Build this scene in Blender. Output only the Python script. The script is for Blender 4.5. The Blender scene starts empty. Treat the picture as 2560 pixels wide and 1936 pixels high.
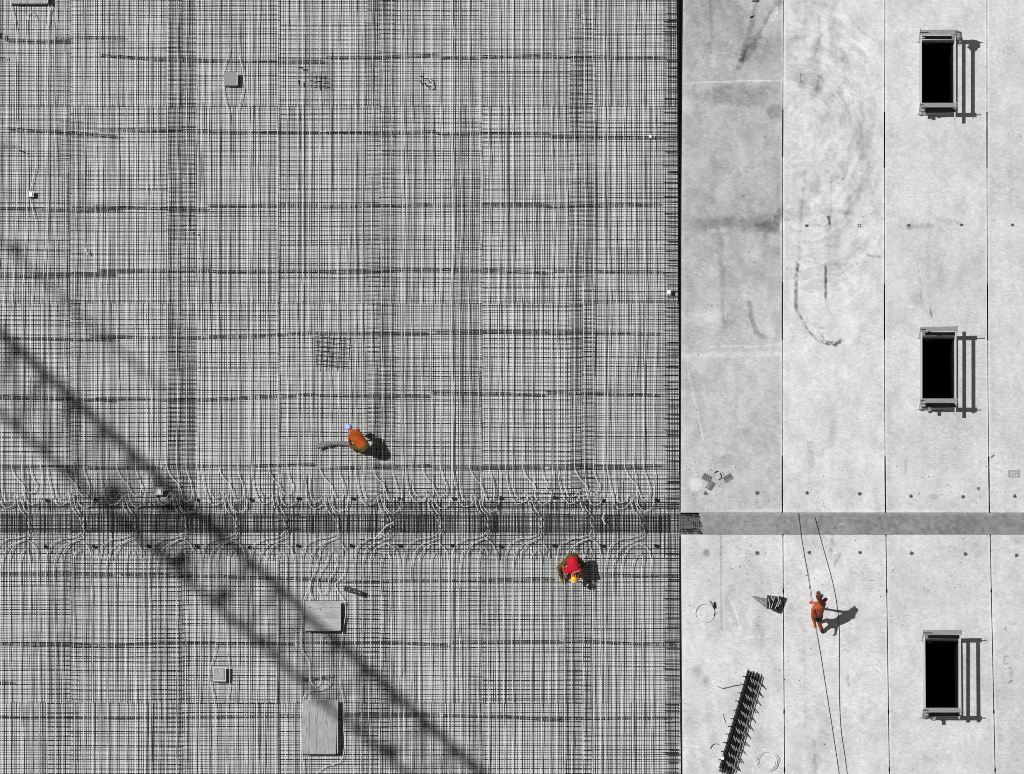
import bpy, bmesh, math, random
import numpy as np
from mathutils import Vector, Matrix

random.seed(7)
C = bpy.context.scene.collection
R = math.radians

# ------------------------------------------------------------------ camera
TILT = R(16.0)
DIST = 300.0
HALF = 16.0                       # half the width of the view on the deck, metres
cam_d = bpy.data.cameras.new('camera')
cam = bpy.data.objects.new('camera', cam_d)
C.objects.link(cam)
cam_d.sensor_width = 36.0
cam_d.sensor_fit = 'HORIZONTAL'
cam_d.lens = 36.0 * DIST / (2 * HALF)
cam_d.clip_start = 1.0
cam_d.clip_end = 5000.0
cam.location = (0, -DIST * math.sin(TILT), DIST * math.cos(TILT))
cam.rotation_euler = (TILT, 0, 0)
bpy.context.scene.camera = cam

# ------------------------------------------------------------------ sky, sun, exposure
SUN_EL = R(57.4)
world = bpy.data.worlds.new('World')
bpy.context.scene.world = world
world.use_nodes = True
wn = world.node_tree.nodes
wl = world.node_tree.links
wn.clear()
sky = wn.new('ShaderNodeTexSky')
sky.sky_type = 'NISHITA'
sky.sun_disc = False
sky.sun_elevation = SUN_EL
sky.sun_rotation = R(270)
bw = wn.new('ShaderNodeRGBToBW')
bg = wn.new('ShaderNodeBackground')
bg.inputs['Strength'].default_value = 0.05
wo = wn.new('ShaderNodeOutputWorld')
wl.new(sky.outputs[0], bw.inputs[0])
wl.new(bw.outputs[0], bg.inputs['Color'])
wl.new(bg.outputs[0], wo.inputs['Surface'])

sun_d = bpy.data.lights.new('sun', 'SUN')
sun_d.energy = 4.3
sun_d.angle = R(0.5)
sun_d.color = (1.0, 0.99, 0.98)
sun = bpy.data.objects.new('sun', sun_d)
C.objects.link(sun)
SUN_TAN = 1 / math.tan(SUN_EL)    # horizontal shadow length per metre of height, towards +x
sun.rotation_euler = Vector((1, 0, -math.tan(SUN_EL))).to_track_quat('-Z', 'Y').to_euler()

vs = bpy.context.scene.view_settings
vs.view_transform = 'Standard'
vs.look = 'None'
vs.exposure = 0.0
vs.gamma = 1.0
bpy.context.scene.cycles.filter_width = 0.95

# ------------------------------------------------------------------ survey: where a photographed point lies at height z
_cam = np.array(cam.location)
_ct, _st = math.cos(TILT), math.sin(TILT)

def G(px, py, z=0.0):
    u = (px - 1280.0) / 1280.0 * HALF
    v = (968.0 - py) / 1280.0 * HALF
    d = (u, v * _ct + DIST * _st, v * _st - DIST * _ct)
    t = (z - _cam[2]) / d[2]
    return Vector((_cam[0] + d[0] * t, _cam[1] + d[1] * t, z))

def GA(px, py, z):
    u = (px - 1280.0) / 1280.0 * HALF
    v = (968.0 - py) / 1280.0 * HALF
    dy = v * _ct + DIST * _st
    dz = v * _st - DIST * _ct
    t = (z - _cam[2]) / dz
    return u * t, _cam[1] + dy * t

PX = 0.0125                       # metres per photo pixel

# ------------------------------------------------------------------ noise
class Noise2:
    def __init__(self, seed, n=256):
        self.t = np.random.RandomState(seed).rand(n, n)
        self.n = n
    def __call__(self, x, y):
        x = np.asarray(x, float); y = np.asarray(y, float)
        xi = np.floor(x).astype(int); yi = np.floor(y).astype(int)
        fx = x - xi; fy = y - yi
        fx = fx * fx * (3 - 2 * fx); fy = fy * fy * (3 - 2 * fy)
        n = self.n; t = self.t
        a = t[xi % n, yi % n]; b = t[(xi + 1) % n, yi % n]
        c = t[xi % n, (yi + 1) % n]; d = t[(xi + 1) % n, (yi + 1) % n]
        return (a * (1 - fx) + b * fx) * (1 - fy) + (c * (1 - fx) + d * fx) * fy

N0 = Noise2(1); N1 = Noise2(2); N2 = Noise2(3)

def fbm(x, y, s, nz=N0, o=4):
    v = 0; a = 1; t = 0
    for i in range(o):
        v = v + a * nz(x / s + 17.3 * i, y / s + 9.1 * i); t += a; a *= 0.55; s *= 0.48
    return v / t

def sm(a, b, x):
    t = np.clip((x - a) / (b - a), 0, 1)
    return t * t * (3 - 2 * t)

def n1(x, seed):
    return float(N1(x, seed * 3.77 + .5)) * 2 - 1

# ------------------------------------------------------------------ materials
def mat(name, col, rough=0.7, metal=0.0, var=0.0, scale=20.0, bump=0.0, bscale=60.0, stretch=None, attr=None, spec=0.3):
    m = bpy.data.materials.new(name)
    m.use_nodes = True
    nt = m.node_tree; n = nt.nodes; l = nt.links
    b = n['Principled BSDF']
    b.inputs['Roughness'].default_value = rough
    b.inputs['Metallic'].default_value = metal
    b.inputs['Specular IOR Level'].default_value = spec
    tc = n.new('ShaderNodeTexCoord')
    src = tc.outputs['Object']
    if stretch:
        mp = n.new('ShaderNodeMapping'); mp.inputs['Scale'].default_value = stretch
        l.new(src, mp.inputs['Vector']); src = mp.outputs[0]
    nz = n.new('ShaderNodeTexNoise'); nz.inputs['Scale'].default_value = scale
    nz.inputs['Detail'].default_value = 6; nz.inputs['Roughness'].default_value = 0.65
    l.new(src, nz.inputs['Vector'])
    mr = n.new('ShaderNodeMapRange')
    mr.inputs['From Min'].default_value = 0.25; mr.inputs['From Max'].default_value = 0.75
    mr.inputs['To Min'].default_value = 1 - var; mr.inputs['To Max'].default_value = 1 + var
    l.new(nz.outputs['Fac'], mr.inputs['Value'])
    mx = n.new('ShaderNodeMix'); mx.data_type = 'RGBA'; mx.blend_type = 'MULTIPLY'
    mx.inputs['Factor'].default_value = 1.0
    if attr:
        at = n.new('ShaderNodeAttribute'); at.attribute_name = attr
        l.new(at.outputs['Color'], mx.inputs['A'])
    else:
        mx.inputs['A'].default_value = (*col, 1)
    l.new(mr.outputs[0], mx.inputs['B'])
    l.new(mx.outputs['Result'], b.inputs['Base Color'])
    if bump:
        nb = n.new('ShaderNodeTexNoise'); nb.inputs['Scale'].default_value = bscale
        nb.inputs['Detail'].default_value = 4
        l.new(src, nb.inputs['Vector'])
        bp = n.new('ShaderNodeBump'); bp.inputs['Strength'].default_value = bump
        bp.inputs['Distance'].default_value = 0.01
        l.new(nb.outputs['Fac'], bp.inputs['Height']); l.new(bp.outputs[0], b.inputs['Normal'])
    return m

def g(v): return (v, v, v)

M = {}
M['deck'] = mat('formwork_deck', g(.62), .6, var=.10, scale=6, bump=.2)
M['slab'] = mat('cast_concrete', g(.5), .85, var=.21, scale=22, bump=.6, bscale=30, attr='tone', stretch=(.6, 1.3, 1))
M['slab_side'] = mat('slab_side_shade', g(.012), .9, var=.3, spec=.1)  # near-black puts the shade inside the joints into the side faces
M['void'] = mat('shaft_shade', g(.012), .9, spec=0.0)  # darkness down the shafts put into the wall colour
M['gap_shade'] = mat('black_gap', g(.01), .8, spec=0.1)  # black put in for the shade inside joints and the edge gap
M['bar'] = mat('dark_rebar', g(.014), .75, var=.35, scale=3, spec=.15)
M['bar2'] = mat('hazed_rebar', g(.045), .8, var=.4, scale=3, spec=.15)  # paler than the upper bars: haze over the lower layer painted in
M['bar3'] = mat('black_rebar', g(.014), .75, var=.3, scale=5, spec=.15)
M['pipe'] = mat('white_pipe', g(.60), .45, var=.05, scale=3)
M['wood'] = mat('formwork_wood', g(.31), .75, var=.6, scale=5, stretch=(7, .6, 4), bump=.3)
M['woodx'] = mat('formwork_wood_cross', g(.34), .75, var=.55, scale=5, stretch=(.6, 7, 4), bump=.3)
M['wood_pale'] = mat('pale_batten', g(.46), .7, var=.3, scale=12, stretch=(1, 10, 1))
M['wood_grey'] = mat('weathered_plank', g(.24), .8, var=.35, scale=10, stretch=(1, 12, 4))
M['wood_mid'] = mat('dark_mid_board', g(.07), .85, var=.5, scale=8)  # darker colour for the cross mid rails
M['wood_dark'] = mat('tarred_plank', g(.03), .7, var=.3)
M['steel'] = mat('galvanised_steel', g(.55), .4, metal=.5, var=.15)
M['white'] = mat('white_plastic', g(.85), .4, var=.04)
M['anchor'] = mat('dark_socket', g(.03), .7, var=.3)
M['anchor_fill'] = mat('mortar_plug', g(.15), .9, var=.35, scale=30)
M['film'] = mat('black_film', g(.02), .22, var=.4, scale=30, bump=.8, bscale=40, spec=.6)
M['film_grey'] = mat('grey_sheet', g(.20), .5, var=.5, scale=18, bump=.8, bscale=25)
M['plate'] = mat('grey_plate', g(.13), .5, metal=.3, var=.25, scale=30)
M['cord'] = mat('black_cord', g(.03), .7)
M['shirt_orange'] = mat('orange_shirt', (.34, .060, .006), .85, var=.5, scale=5, bump=.8, bscale=12)
M['shirt_red'] = mat('red_shirt', (.46, .002, .018), .85, var=.35, scale=4, bump=.8, bscale=10)
M['trousers'] = mat('olive_trousers', (.075, .06, .014), .9, var=.4, scale=14, bump=.8, bscale=25)
M['shorts'] = mat('dark_green_shorts', (.012, .03, .014), .85, var=.3)
M['skin'] = mat('tanned_skin', (.38, .075, .022), .6, var=.2, scale=8)
M['cap'] = mat('pale_blue_cap', (.36, .42, .85), .8, var=.25, scale=25, bump=.8, bscale=30)
M['helmet'] = mat('yellow_helmet', (.85, .45, .015), .35, var=.06)
M['hair'] = mat('brown_hair', (.09, .025, .01), .7, var=.4, scale=40)
M['blue'] = mat('blue_cap_peak', (.03, .09, .35), .6)
M['boot'] = mat('dark_boot', (.015, .015, .015), .7, var=.3)
M['boot_tan'] = mat('tan_boot', (.24, .17, .04), .8, var=.3)
M['boot_orange'] = mat('orange_boot', (.25, .05, .01), .7, var=.3)
M['glove'] = mat('ochre_glove', (.45, .16, .03), .8, var=.3)
M['ground'] = mat('earth', g(.06), .95, var=.3, scale=.5)

# ------------------------------------------------------------------ mesh builder
class MB:
    def __init__(s):
        s.v = []; s.f = []
    def box(s, c, size, rot=None):
        hx, hy, hz = size[0] / 2, size[1] / 2, size[2] / 2
        b = len(s.v)
        for dz in (-hz, hz):
            for dx, dy in ((-hx, -hy), (hx, -hy), (hx, hy), (-hx, hy)):
                p = Vector((dx, dy, dz))
                if rot is not None: p = rot @ p
                s.v.append((c[0] + p.x, c[1] + p.y, c[2] + p.z))
        for q in ((3, 2, 1, 0), (4, 5, 6, 7), (0, 1, 5, 4), (1, 2, 6, 5), (2, 3, 7, 6), (3, 0, 4, 7)):
            s.f.append(tuple(b + i for i in q))
        return s
    def quad_prism(s, top, z0):
        """four corners (Vectors, ccw seen from above) dropped to z0"""
        b = len(s.v)
        for p in top: s.v.append((p.x, p.y, z0))
        for p in top: s.v.append((p.x, p.y, p.z))
        for q in ((3, 2, 1, 0), (4, 5, 6, 7), (0, 1, 5, 4), (1, 2, 6, 5), (2, 3, 7, 6), (3, 0, 4, 7)):
            s.f.append(tuple(b + i for i in q))
        return s
    def tube(s, pts, r, n=4, closed=False, caps=True, ph=None):
        pts = [Vector(p) for p in pts]
        m = len(pts); b = len(s.v)
        ph = (math.pi / 4 if n == 4 else 0) if ph is None else ph
        for i, p in enumerate(pts):
            a = pts[(i - 1) % m] if (closed or i > 0) else pts[i]
            c = pts[(i + 1) % m] if (closed or i < m - 1) else pts[i]
            t = (c - a)
            if t.length < 1e-9: t = Vector((1, 0, 0))
            t.normalize()
            up = Vector((0, 0, 1)) if abs(t.z) < .95 else Vector((1, 0, 0))
            x = t.cross(up); x.normalize(); y = x.cross(t)
            rr = r[i] if hasattr(r, '__len__') else r
            for k in range(n):
                an = ph + 2 * math.pi * k / n
                q = p + x * (math.cos(an) * rr) + y * (math.sin(an) * rr)
                s.v.append((q.x, q.y, q.z))
        for i in range(m if closed else m - 1):
            j = (i + 1) % m
            for k in range(n):
                k2 = (k + 1) % n
                s.f.append((b + i * n + k, b + j * n + k, b + j * n + k2, b + i * n + k2))
        if caps and not closed:
            s.f.append(tuple(b + k for k in range(n)))
            s.f.append(tuple(b + (m - 1) * n + k for k in reversed(range(n))))
        return s
    def build(s, name, m, parent=None, smooth=False, loc=None):
        me = bpy.data.meshes.new(name)
        v = s.v
        if loc is not None:
            v = [(a - loc[0], b - loc[1], c - loc[2]) for a, b, c in v]
        me.from_pydata(v, [], s.f)
        me.update()
        if m: me.materials.append(m)
        if smooth: me.shade_smooth()
        o = bpy.data.objects.new(name, me)
        C.objects.link(o)
        if loc is not None: o.location = loc
        if parent is not None:
            o.parent = parent
            if loc is None and parent.location.length > 0:
                o.matrix_parent_inverse = Matrix.Translation(-parent.location)
        return o

def tag(o, label=None, cat=None, group=None, kind=None):
    if label: o['label'] = label
    if cat: o['category'] = cat
    if group: o['group'] = group
    if kind: o['kind'] = kind
    return o

def thing(name, label, cat, loc=(0, 0, 0), group=None):
    o = bpy.data.objects.new(name, None)
    C.objects.link(o); o.location = loc
    o.empty_display_size = .1
    return tag(o, label, cat, group)

def copy_tree(o, parent=None):
    c = o.copy(); C.objects.link(c)
    if parent is not None: c.parent = parent
    for ch in o.children: copy_tree(ch, c)
    return c

ORD = ['first', 'second', 'third', 'fourth', 'fifth', 'sixth', 'seventh', 'eighth', 'ninth', 'tenth', 'eleventh',
       'twelfth', 'thirteenth', 'fourteenth', 'fifteenth']

# ------------------------------------------------------------------ setting
SZ = 0.20                          # top of the finished slab above the formwork deck
gm = MB().box((0, 0, -9.5), (900, 900, 1.0)).build('ground', M['ground']); tag(gm, kind='structure')

xl = G(1697, 968, 0).x
dk = MB().box(((xl - 60) / 2 + 0, 0, -.1), (xl + 60, 46, .2))
dk.v = [(v[0] if v[0] > 0 else -30.0, v[1], v[2]) for v in dk.v]
deck = dk.build('formwork_deck', M['deck'])
tag(deck, 'white formwork deck under the reinforcement', kind='structure')

# joints between the slab bays (x against y in the photo)
JY = [-60, 0, 484, 968, 1282, 1335, 1452, 1936, 2000]
J1 = [1958.7, 1958.5, 1956.2, 1955.6, 1955.9, 1957.2, 1958, 1961.5, 1962]
J2 = [2212.4, 2212.2, 2210.8, 2211.3, 2213.6, 2214.8, 2216.4, 2223.5, 2224.5]
J3 = [2467.2, 2467.3, 2467.6, 2469.8, 2473.4, 2475.6, 2477.6, 2488, 2489.5]
JL = [1707.5, 1707, 1703.5, 1702.5, 1701.5, 1702, 1703, 1706, 1706]
J4 = [2620] * 9
HL = [(-60, 2299), (288, 2299), (845, 2300), (1027, 2300), (1602, 2307), (2000, 2308)]
HR = [(-60, 2383), (288, 2384), (845, 2385), (1027, 2386), (1602, 2396), (2000, 2397)]
HOLES = [(106, 289), (846, 1026), (1602, 1797)]

def ji(J, y): return np.interp(y, JY, J)

THICK = {1: [(275, 392), (705, 850), (1140, 1290)], 2: [(280, 420), (710, 850), (1140, 1290)], 3: [(280, 420), (710, 852), (1142, 1290)]}

def gapw(k, y):
    y = np.asarray(y, float)
    w = np.where(y < 1300, .85, 1.1) + 0.25 * (N2(y / 14.0, k * 7.7) - .5)
    for a, b in THICK.get(k, []):
        w = np.where((y > a) & (y < b), 1.65 + .3 * (N2(y / 22.0, k * 3.3) - .5), w)
    for yc in (1335, 1478, 1780, 1925):
        w = w + 1.0 * np.exp(-((y - yc) / 5.0) ** 2)
    return w

def pl_dist(x, y, pts):
    d = np.full(x.shape, 1e9); 
    for (x0, y0), (x1, y1) in zip(pts[:-1], pts[1:]):
        dx, dy = x1 - x0, y1 - y0
        L = dx * dx + dy * dy + 1e-9
        t = np.clip(((x - x0) * dx + (y - y0) * dy) / L, 0, 1)
        d = np.minimum(d, np.hypot(x - (x0 + t * dx), y - (y0 + t * dy)))
    return d

STROKES = [  # points, half width, change of tone, how broken
    ([(2013, 430), (2004, 520), (1999, 590), (1995, 660), (1990, 700), (1990, 760), (2000, 790), (2020, 830), (2045, 852), (2075, 862), (2100, 858)], 4.5, -.10, .45),
    ([(1997, 655), (1990, 700), (1989, 760), (1993, 780)], 3.6, -.28, .55),
    ([(2000, 790), (2020, 826), (2040, 848)], 2.0, -.26, .55),
    ([(2060, 855), (2085, 862), (2103, 852)], 5, -.36, .5),
    ([(2052, 822), (2056, 845)], 5, -.26, .6),
    ([(2077, 430), (2078, 520), (2073, 560)], 1.4, -.18, .45),
    ([(2072, 543), (2075, 560)], 4, -.36, .5),
    ([(2064, 665), (2064, 745)], 2.5, -.38, .35),
    ([(2065, 700), (2063, 740), (2071, 775), (2083, 792)], 1.2, -.15, .4),
    ([(2025, 562), (2060, 566), (2074, 564)], 1.8, -.2, .45),
    ([(1715, 208), (1780, 206), (1830, 204), (1956, 201)], 1.3, .22, .15),
    ([(1890, 0), (1880, 60), (1868, 100), (1848, 170)], 6, -.12, .3),
    ([(1950, 0), (1915, 60), (1890, 100), (1860, 150)], 9, -.12, .35),
    ([(1940, 20), (1925, 55), (1905, 85)], 4, .16, .6),
    ([(1775, 0), (1780, 60), (1776, 130)], 5, -.07, .3),
    ([(1795, 575), (1800, 600), (1805, 700), (1808, 760), (1815, 840)], 7, -.07, .2),
    ([(1812, 735), (1814, 800)], 1.2, .22, .5),
    ([(1872, 755), (1880, 800), (1890, 830), (1915, 845)], 6, -.16, .25),
    ([(1745, 560), (1800, 560), (1900, 556), (1950, 540)], 17, -.06, .15),
    ([(1900, 568), (1930, 575), (1950, 550), (1955, 520)], 12, -.09, .3),
    ([(1921, 55), (1926, 43)], .9, .3, .0), ([(1928, 36), (1933, 53)], 1.0, .34, .0), ([(1932, 29), (1939, 44)], 1.0, .34, .0), ([(1936, 31), (1942, 34), (1944, 21)], .9, .3, .0),
    ([(1775, 866), (1900, 866), (1950, 862)], 2, .1, .3),
    ([(1705, 890), (1800, 888), (1950, 884)], 6, .09, .4),
    ([(1715, 895), (1735, 1000), (1757, 1100)], 3, .10, .35),
    ([(1737, 1010), (1752, 1095)], 1.2, -.16, .4),
    ([(1801, 1336), (1803, 1460), (1803, 1575)], 1.1, -.16, .25),
    ([(1820, 1490), (1840, 1530), (1850, 1575)], 2, .14, .3),
    ([(1830, 1470), (1818, 1500), (1842, 1560)], 7, -.07, .3),
    ([(2085, 1340), (2075, 1385)], 6, -.16, .5),
    ([(2100, 1385), (2085, 1415)], 2.5, -.18, .5),
    ([(2030, 1350), (2040, 1370)], 1.2, -.16, .3),
    ([(2025, 1110), (2028, 1160)], 8, -.10, .3),
    ([(2085, 1060), (2080, 1110)], 10, -.06, .3),
    ([(2265, 1150), (2263, 1185)], 3, -.1, .3),
    ([(2325, 470), (2322, 560), (2322, 700), (2325, 790)], 3, -.04, .3),
    ([(2293, 660), (2300, 700), (2305, 760), (2326, 790)], 1.2, -.15, .4),
    ([(2326, 775), (2330, 795)], 2.2, -.3, .3),
    ([(2365, 620), (2345, 700)], 1.2, -.1, .4),
    ([(2255, 560), (2270, 560)], 14, -.08, .5),
    ([(2275, 566), (2330, 568)], 7, -.12, .5),
    ([(2340, 545), (2400, 560)], 6, -.08, .5),
    ([(2110, 145), (2060, 190), (2030, 240)], 12, -.09, .4),
    ([(2105, 120), (2120, 180), (2100, 230)], 8, -.08, .45),
    ([(2045, 35), (2050, 90), (2040, 140)], 4, -.12, .5),
    ([(2080, 240), (2060, 300)], 8, -.08, .45),
    ([(2100, 530), (2130, 535)], 6, -.14, .3),
    ([(2140, 600), (2120, 640)], 8, -.07, .4),
    ([(2170, 640), (2200, 642)], 3, -.2, .4),
    ([(2530, 400), (2526, 500)], 6, -.04, .4),
    ([(2514, 1642), (2510, 1646), (2511, 1659), (2520, 1661)], 1.6, -.2, .2),
    ([(2512, 1643), (2521, 1641)], 1.6, -.2, .2),
    ([(2510, 1673), (2531, 1668)], 1.4, -.17, .2),
    ([(2525, 1670), (2528, 1692)], 2.2, -.13, .3),
    ([(2521, 1708), (2529, 1702)], 2.0, -.3, .2),
    ([(2514, 1568), (2514, 1578)], 1.2, -.4, .1),
    ([(2035, 1850), (2038, 1936)], 5, -.12, .5),
    ([(2010, 1600), (2012, 1700), (2015, 1830)], 2, -.10, .6),
    ([(2118, 1690), (2122, 1712)], 3, -.2, .5),
    ([(1905, 1745), (1890, 1900)], 10, -.04, .4),
    ([(1895, 1560), (1900, 1620)], 12, -.06, .4),
    ([(2048, 1770), (2060, 1850)], 14, -.05, .4),
    ([(1770, 1700), (1775, 1790)], 10, -.06, .5),
]
BLOBS = [  # x, y, rx, ry, change, softness
    (1852, 238, 108, 30, -.075, .2), (1720, 262, 19, 26, .06, .2), (1850, 100, 60, 60, -.03, .6), (1935, 280, 30, 25, -.1, .5),
    (1835, 562, 110, 22, -.06, .4), (1938, 600, 20, 22, .09, .5), (1800, 575, 30, 8, .13, .6), (1925, 830, 14, 40, .12, .6),
    (1955, 560, 7, 16, .16, .3), (1780, 790, 30, 20, .09, .7), (1738, 1212, 20, 16, .14, .5), (1735, 950, 30, 30, -.07, .6),
    (1820, 1150, 26, 18, -.07, .6), (1768, 1383, 9, 11, -.20, .3), (1740, 1680, 16, 14, -.12, .8), (1764, 1700, 10, 12, -.12, .8),
    (2040, 230, 20, 22, -.06, .5), (2130, 70, 30, 40, -.04, .6), (2150, 620, 22, 18, -.07, .6), (2120, 800, 30, 20, .04, .7),
    (2333, 1242, 13, 9, -.13, .5), (2440, 1362, 10, 7, -.1, .5), (2000, 1040, 34, 40, .04, .6), (2065, 530, 20, 20, -.04, .6),
    (2340, 680, 60, 40, -.03, .7), (2400, 520, 20, 30, -.06, .6), (2290, 740, 20, 20, -.07, .6), (2180, 1800, 30, 40, -.05, .7),
    (2530, 1560, 12, 6, -.08, .5), (2545, 1350, 20, 12, -.1, .5), (2375, 1375, 40, 10, -.04, .6), (2340, 1895, 50, 20, -.05, .7),
    (2060, 1330, 60, 8, .07, .7), (2290, 1278, 90, 5, .08, .7), (2120, 1277, 80, 4, .07, .6), (1900, 1277, 100, 5, .08, .6),
]

def tone(x, y, kind):
    x = np.asarray(x, float); y = np.asarray(y, float)
    if kind == 'beam':
        t = .20 + .085 * (fbm(x, y, 60) - .5) + .16 * (fbm(x, y, 9, N1, 3) - .5)
        t += .035 * sm(2180, 1950, x)
        t += .20 * np.exp(-(((x - 2105) / 7) ** 2 + ((y - 1311) / 3) ** 2)) + .08 * np.exp(-(((x - 1764) / 9) ** 2 + ((y - 1310) / 6) ** 2))
        t += .06 * np.exp(-((y - 1284 - 2 * N1(x / 20, 3)) / 2.5) ** 2)
        return np.clip(t, .1, .7)
    base = np.where(x < ji(J1, y), np.where(y < 1300, .375 + .05 * sm(560, 900, y), .52), .53)
    base = np.where(x > 2212, .505, base)
    lo = fbm(x, y, 150, N0, 3) - .5
    mid = fbm(x * 1.0, y * .8, 46, N1, 4) - .5
    fi = fbm(x, y, 11, N2, 3) - .5
    wx = x + 26 * (fbm(x, y, 60, N2) - .5); wy = y + 30 * (fbm(y, x, 60, N1) - .5)
    sw = fbm(wx * 1.6, wy * .7, 28, N0, 4) - .5                       # trowel swirls
    t = base + .12 * lo + .13 * mid + .09 * fi + .15 * sw * np.where(x > 2212, .6, 1.0)
    midzone = sm(1960, 1975, x) * sm(2212, 2190, x) * sm(900, 500, y)
    t -= .75 * midzone * np.clip(fbm(wx, wy * .6, 40, N2, 4) - .53, 0, .16)
    rr = np.hypot(x - 2000, (y - 330) * .75) + 40 * (fbm(x, y, 70, N1) - .5); th = np.arctan2(y - 330, x - 2000)
    swl = sm(1962, 1990, x) * sm(2205, 2150, x) * sm(860, 640, y) * sm(1250, 1100, y)
    t += .17 * swl * (N2(rr / 10.0, th * 3.1 + 20) - .42) * sm(.35, .6, fbm(x, y, 60, N0, 2)) + .14 * swl * (N0(rr / 5.0, th * 4 + 9) - .5)
    # bare scratchy grain
    t += .10 * (N1(x / 7.0, y / 2.7) - .5) * (.4 + N0(x / 60, y / 60))
    # darker damp half of the first bay
    t -= .05 * sm(1957, 1950, x) * sm(.42, .56, fbm(x, y, 120, N1, 3)) * sm(900, 800, y)
    # pits and specks
    sp = N2(x / 2.9, y / 3.3)
    t -= .30 * sm(.972, .995, sp) * sm(.45, .6, N1(x / 90, y / 90))
    sp = N0(x / 4.3 + 60, y / 3.9)
    rough_zone = sm(1080, 1200, y) * sm(1960, 1940, x) + .7 * sm(1150, 1230, y)
    t -= .20 * sm(.94, .99, sp) * np.clip(rough_zone, 0, 1)
    for pts, w, a, br in STROKES:
        d = pl_dist(x, y, pts)
        e = w * (.55 + .9 * N1(x / 5.5, y / 7.5))
        so = 1.0 + max(0, w - 3) * .45
        mk = sm(e + so, e - so, d)
        mk = mk * sm(br - .2, br + .15, fbm(x, y, 9, N0, 2) + .2 * (1 - br))
        t += a * mk
    for bx, by, rx, ry, a, so in BLOBS:
        d = np.hypot((x - bx) / rx, (y - by) / ry) + .55 * (fbm(x, y, 18, N1, 3) - .5)
        t += a * 1.1 * sm(1 + so * .6, 1 - so * 1.2, d)
    # pale halo painted into the tone along the bay edges, patchy darker beyond
    for J in (J1, J2, J3):
        d = np.abs(x - ji(J, y))
        t += .10 * sm(6, 2.0, d)
        t -= .035 * sm(26, 9, x - ji(J, y)) * sm(6, 9, x - ji(J, y)) * sm(.4, .7, N1(x / 30, y / 60))
    t += .05 * sm(1720, 1708, x)
    return np.clip(t, .05, .85)

def grid_mesh(name, xfun, ys, z, kind, holes=(), hcols=None, zb=0.0):
    """bay surface with its tone stored per vertex; xfun(y) gives the row's x values"""
    rows = [np.asarray(xfun(y)) for y in ys]
    nx = len(rows[0]); ny = len(ys)
    X = np.array(rows); Y = np.repeat(np.array(ys)[:, None], nx, 1)
    wx, wy = GA(X, Y, z)
    T = tone(X, Y, kind)
    zz = np.full(X.shape, z) + .002 * (fbm(X, Y, 40, N2) - .5)
    verts = np.stack([wx, wy, zz], -1).reshape(-1, 3).tolist()
    tones = T.reshape(-1).tolist()
    faces = []; keep = np.ones((ny - 1, nx - 1), bool)
    for (a, b) in holes:
        for j in range(ny - 1):
            ym = (ys[j] + ys[j + 1]) / 2
            if a < ym < b: keep[j, hcols[0]:hcols[1]] = False
    idx = lambda j, i: j * nx + i
    for j in range(ny - 1):
        for i in range(nx - 1):
            if keep[j, i]: faces.append((idx(j, i), idx(j + 1, i), idx(j + 1, i + 1), idx(j, i + 1)))
    # skirts wherever a cell borders nothing
    mats = [0] * len(faces)
    low = {}
    def L(k, deep):
        if (k, deep) not in low:
            low[(k, deep)] = len(verts); v = verts[k]; verts.append([v[0], v[1], deep]); tones.append(.3)
        return low[(k, deep)]
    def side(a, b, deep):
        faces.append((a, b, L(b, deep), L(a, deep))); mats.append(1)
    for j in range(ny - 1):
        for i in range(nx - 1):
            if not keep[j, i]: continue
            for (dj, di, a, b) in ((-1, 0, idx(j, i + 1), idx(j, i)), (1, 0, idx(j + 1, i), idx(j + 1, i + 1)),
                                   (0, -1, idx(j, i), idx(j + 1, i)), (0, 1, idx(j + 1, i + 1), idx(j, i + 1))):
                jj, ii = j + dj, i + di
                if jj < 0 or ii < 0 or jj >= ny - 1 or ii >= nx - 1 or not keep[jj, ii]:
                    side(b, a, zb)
    me = bpy.data.meshes.new(name)
    me.from_pydata(verts, [], faces); me.update()
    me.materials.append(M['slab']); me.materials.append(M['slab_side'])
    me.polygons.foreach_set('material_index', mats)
    at = me.color_attributes.new('tone', 'FLOAT_COLOR', 'POINT')
    arr = np.ones((len(verts), 4), np.float32); arr[:, 0] = arr[:, 1] = arr[:, 2] = tones
    at.data.foreach_set('color', arr.reshape(-1))
    o = bpy.data.objects.new(name, me); C.objects.link(o)
    return tag(o, kind='structure')

def yl(a, b, extra=()):
    v = list(np.arange(a, b, 3.2)) + [b] + list(extra)
    for k in THICK:
        for p, q in THICK[k]:
            for t in (p, q): v += [t - .8, t + .8]
    v = sorted(t for t in v if a <= t <= b)
    out = [v[0]]
    for t in v[1:]:
        if t - out[-1] > .7 or t in extra: out.append(t)
    return out

YU = yl(-60, 1282, [h for p in HOLES for h in p if h < 1282]); YD = yl(1337, 1990, [1602, 1797])

def bay(JA, ka, JB, kb, n):
    def f(y):
        a = ji(JA, y) + (gapw(ka, y) if ka else 0); b = ji(JB, y) - (gapw(kb, y) if kb else 0)
        return np.linspace(a, b, n)
    return f

def bay_c(y):
    a = ji(J2, y) + gapw(2, y); b = ji(J3, y) - gapw(3, y)
    hl = np.interp(y, [p[0] for p in HL], [p[1] for p in HL]); hr = np.interp(y, [p[0] for p in HR], [p[1] for p in HR])
    return np.concatenate([np.linspace(a, hl, 28), np.linspace(hl, hr, 27)[1:], np.linspace(hr, b, 28)[1:]])

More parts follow.
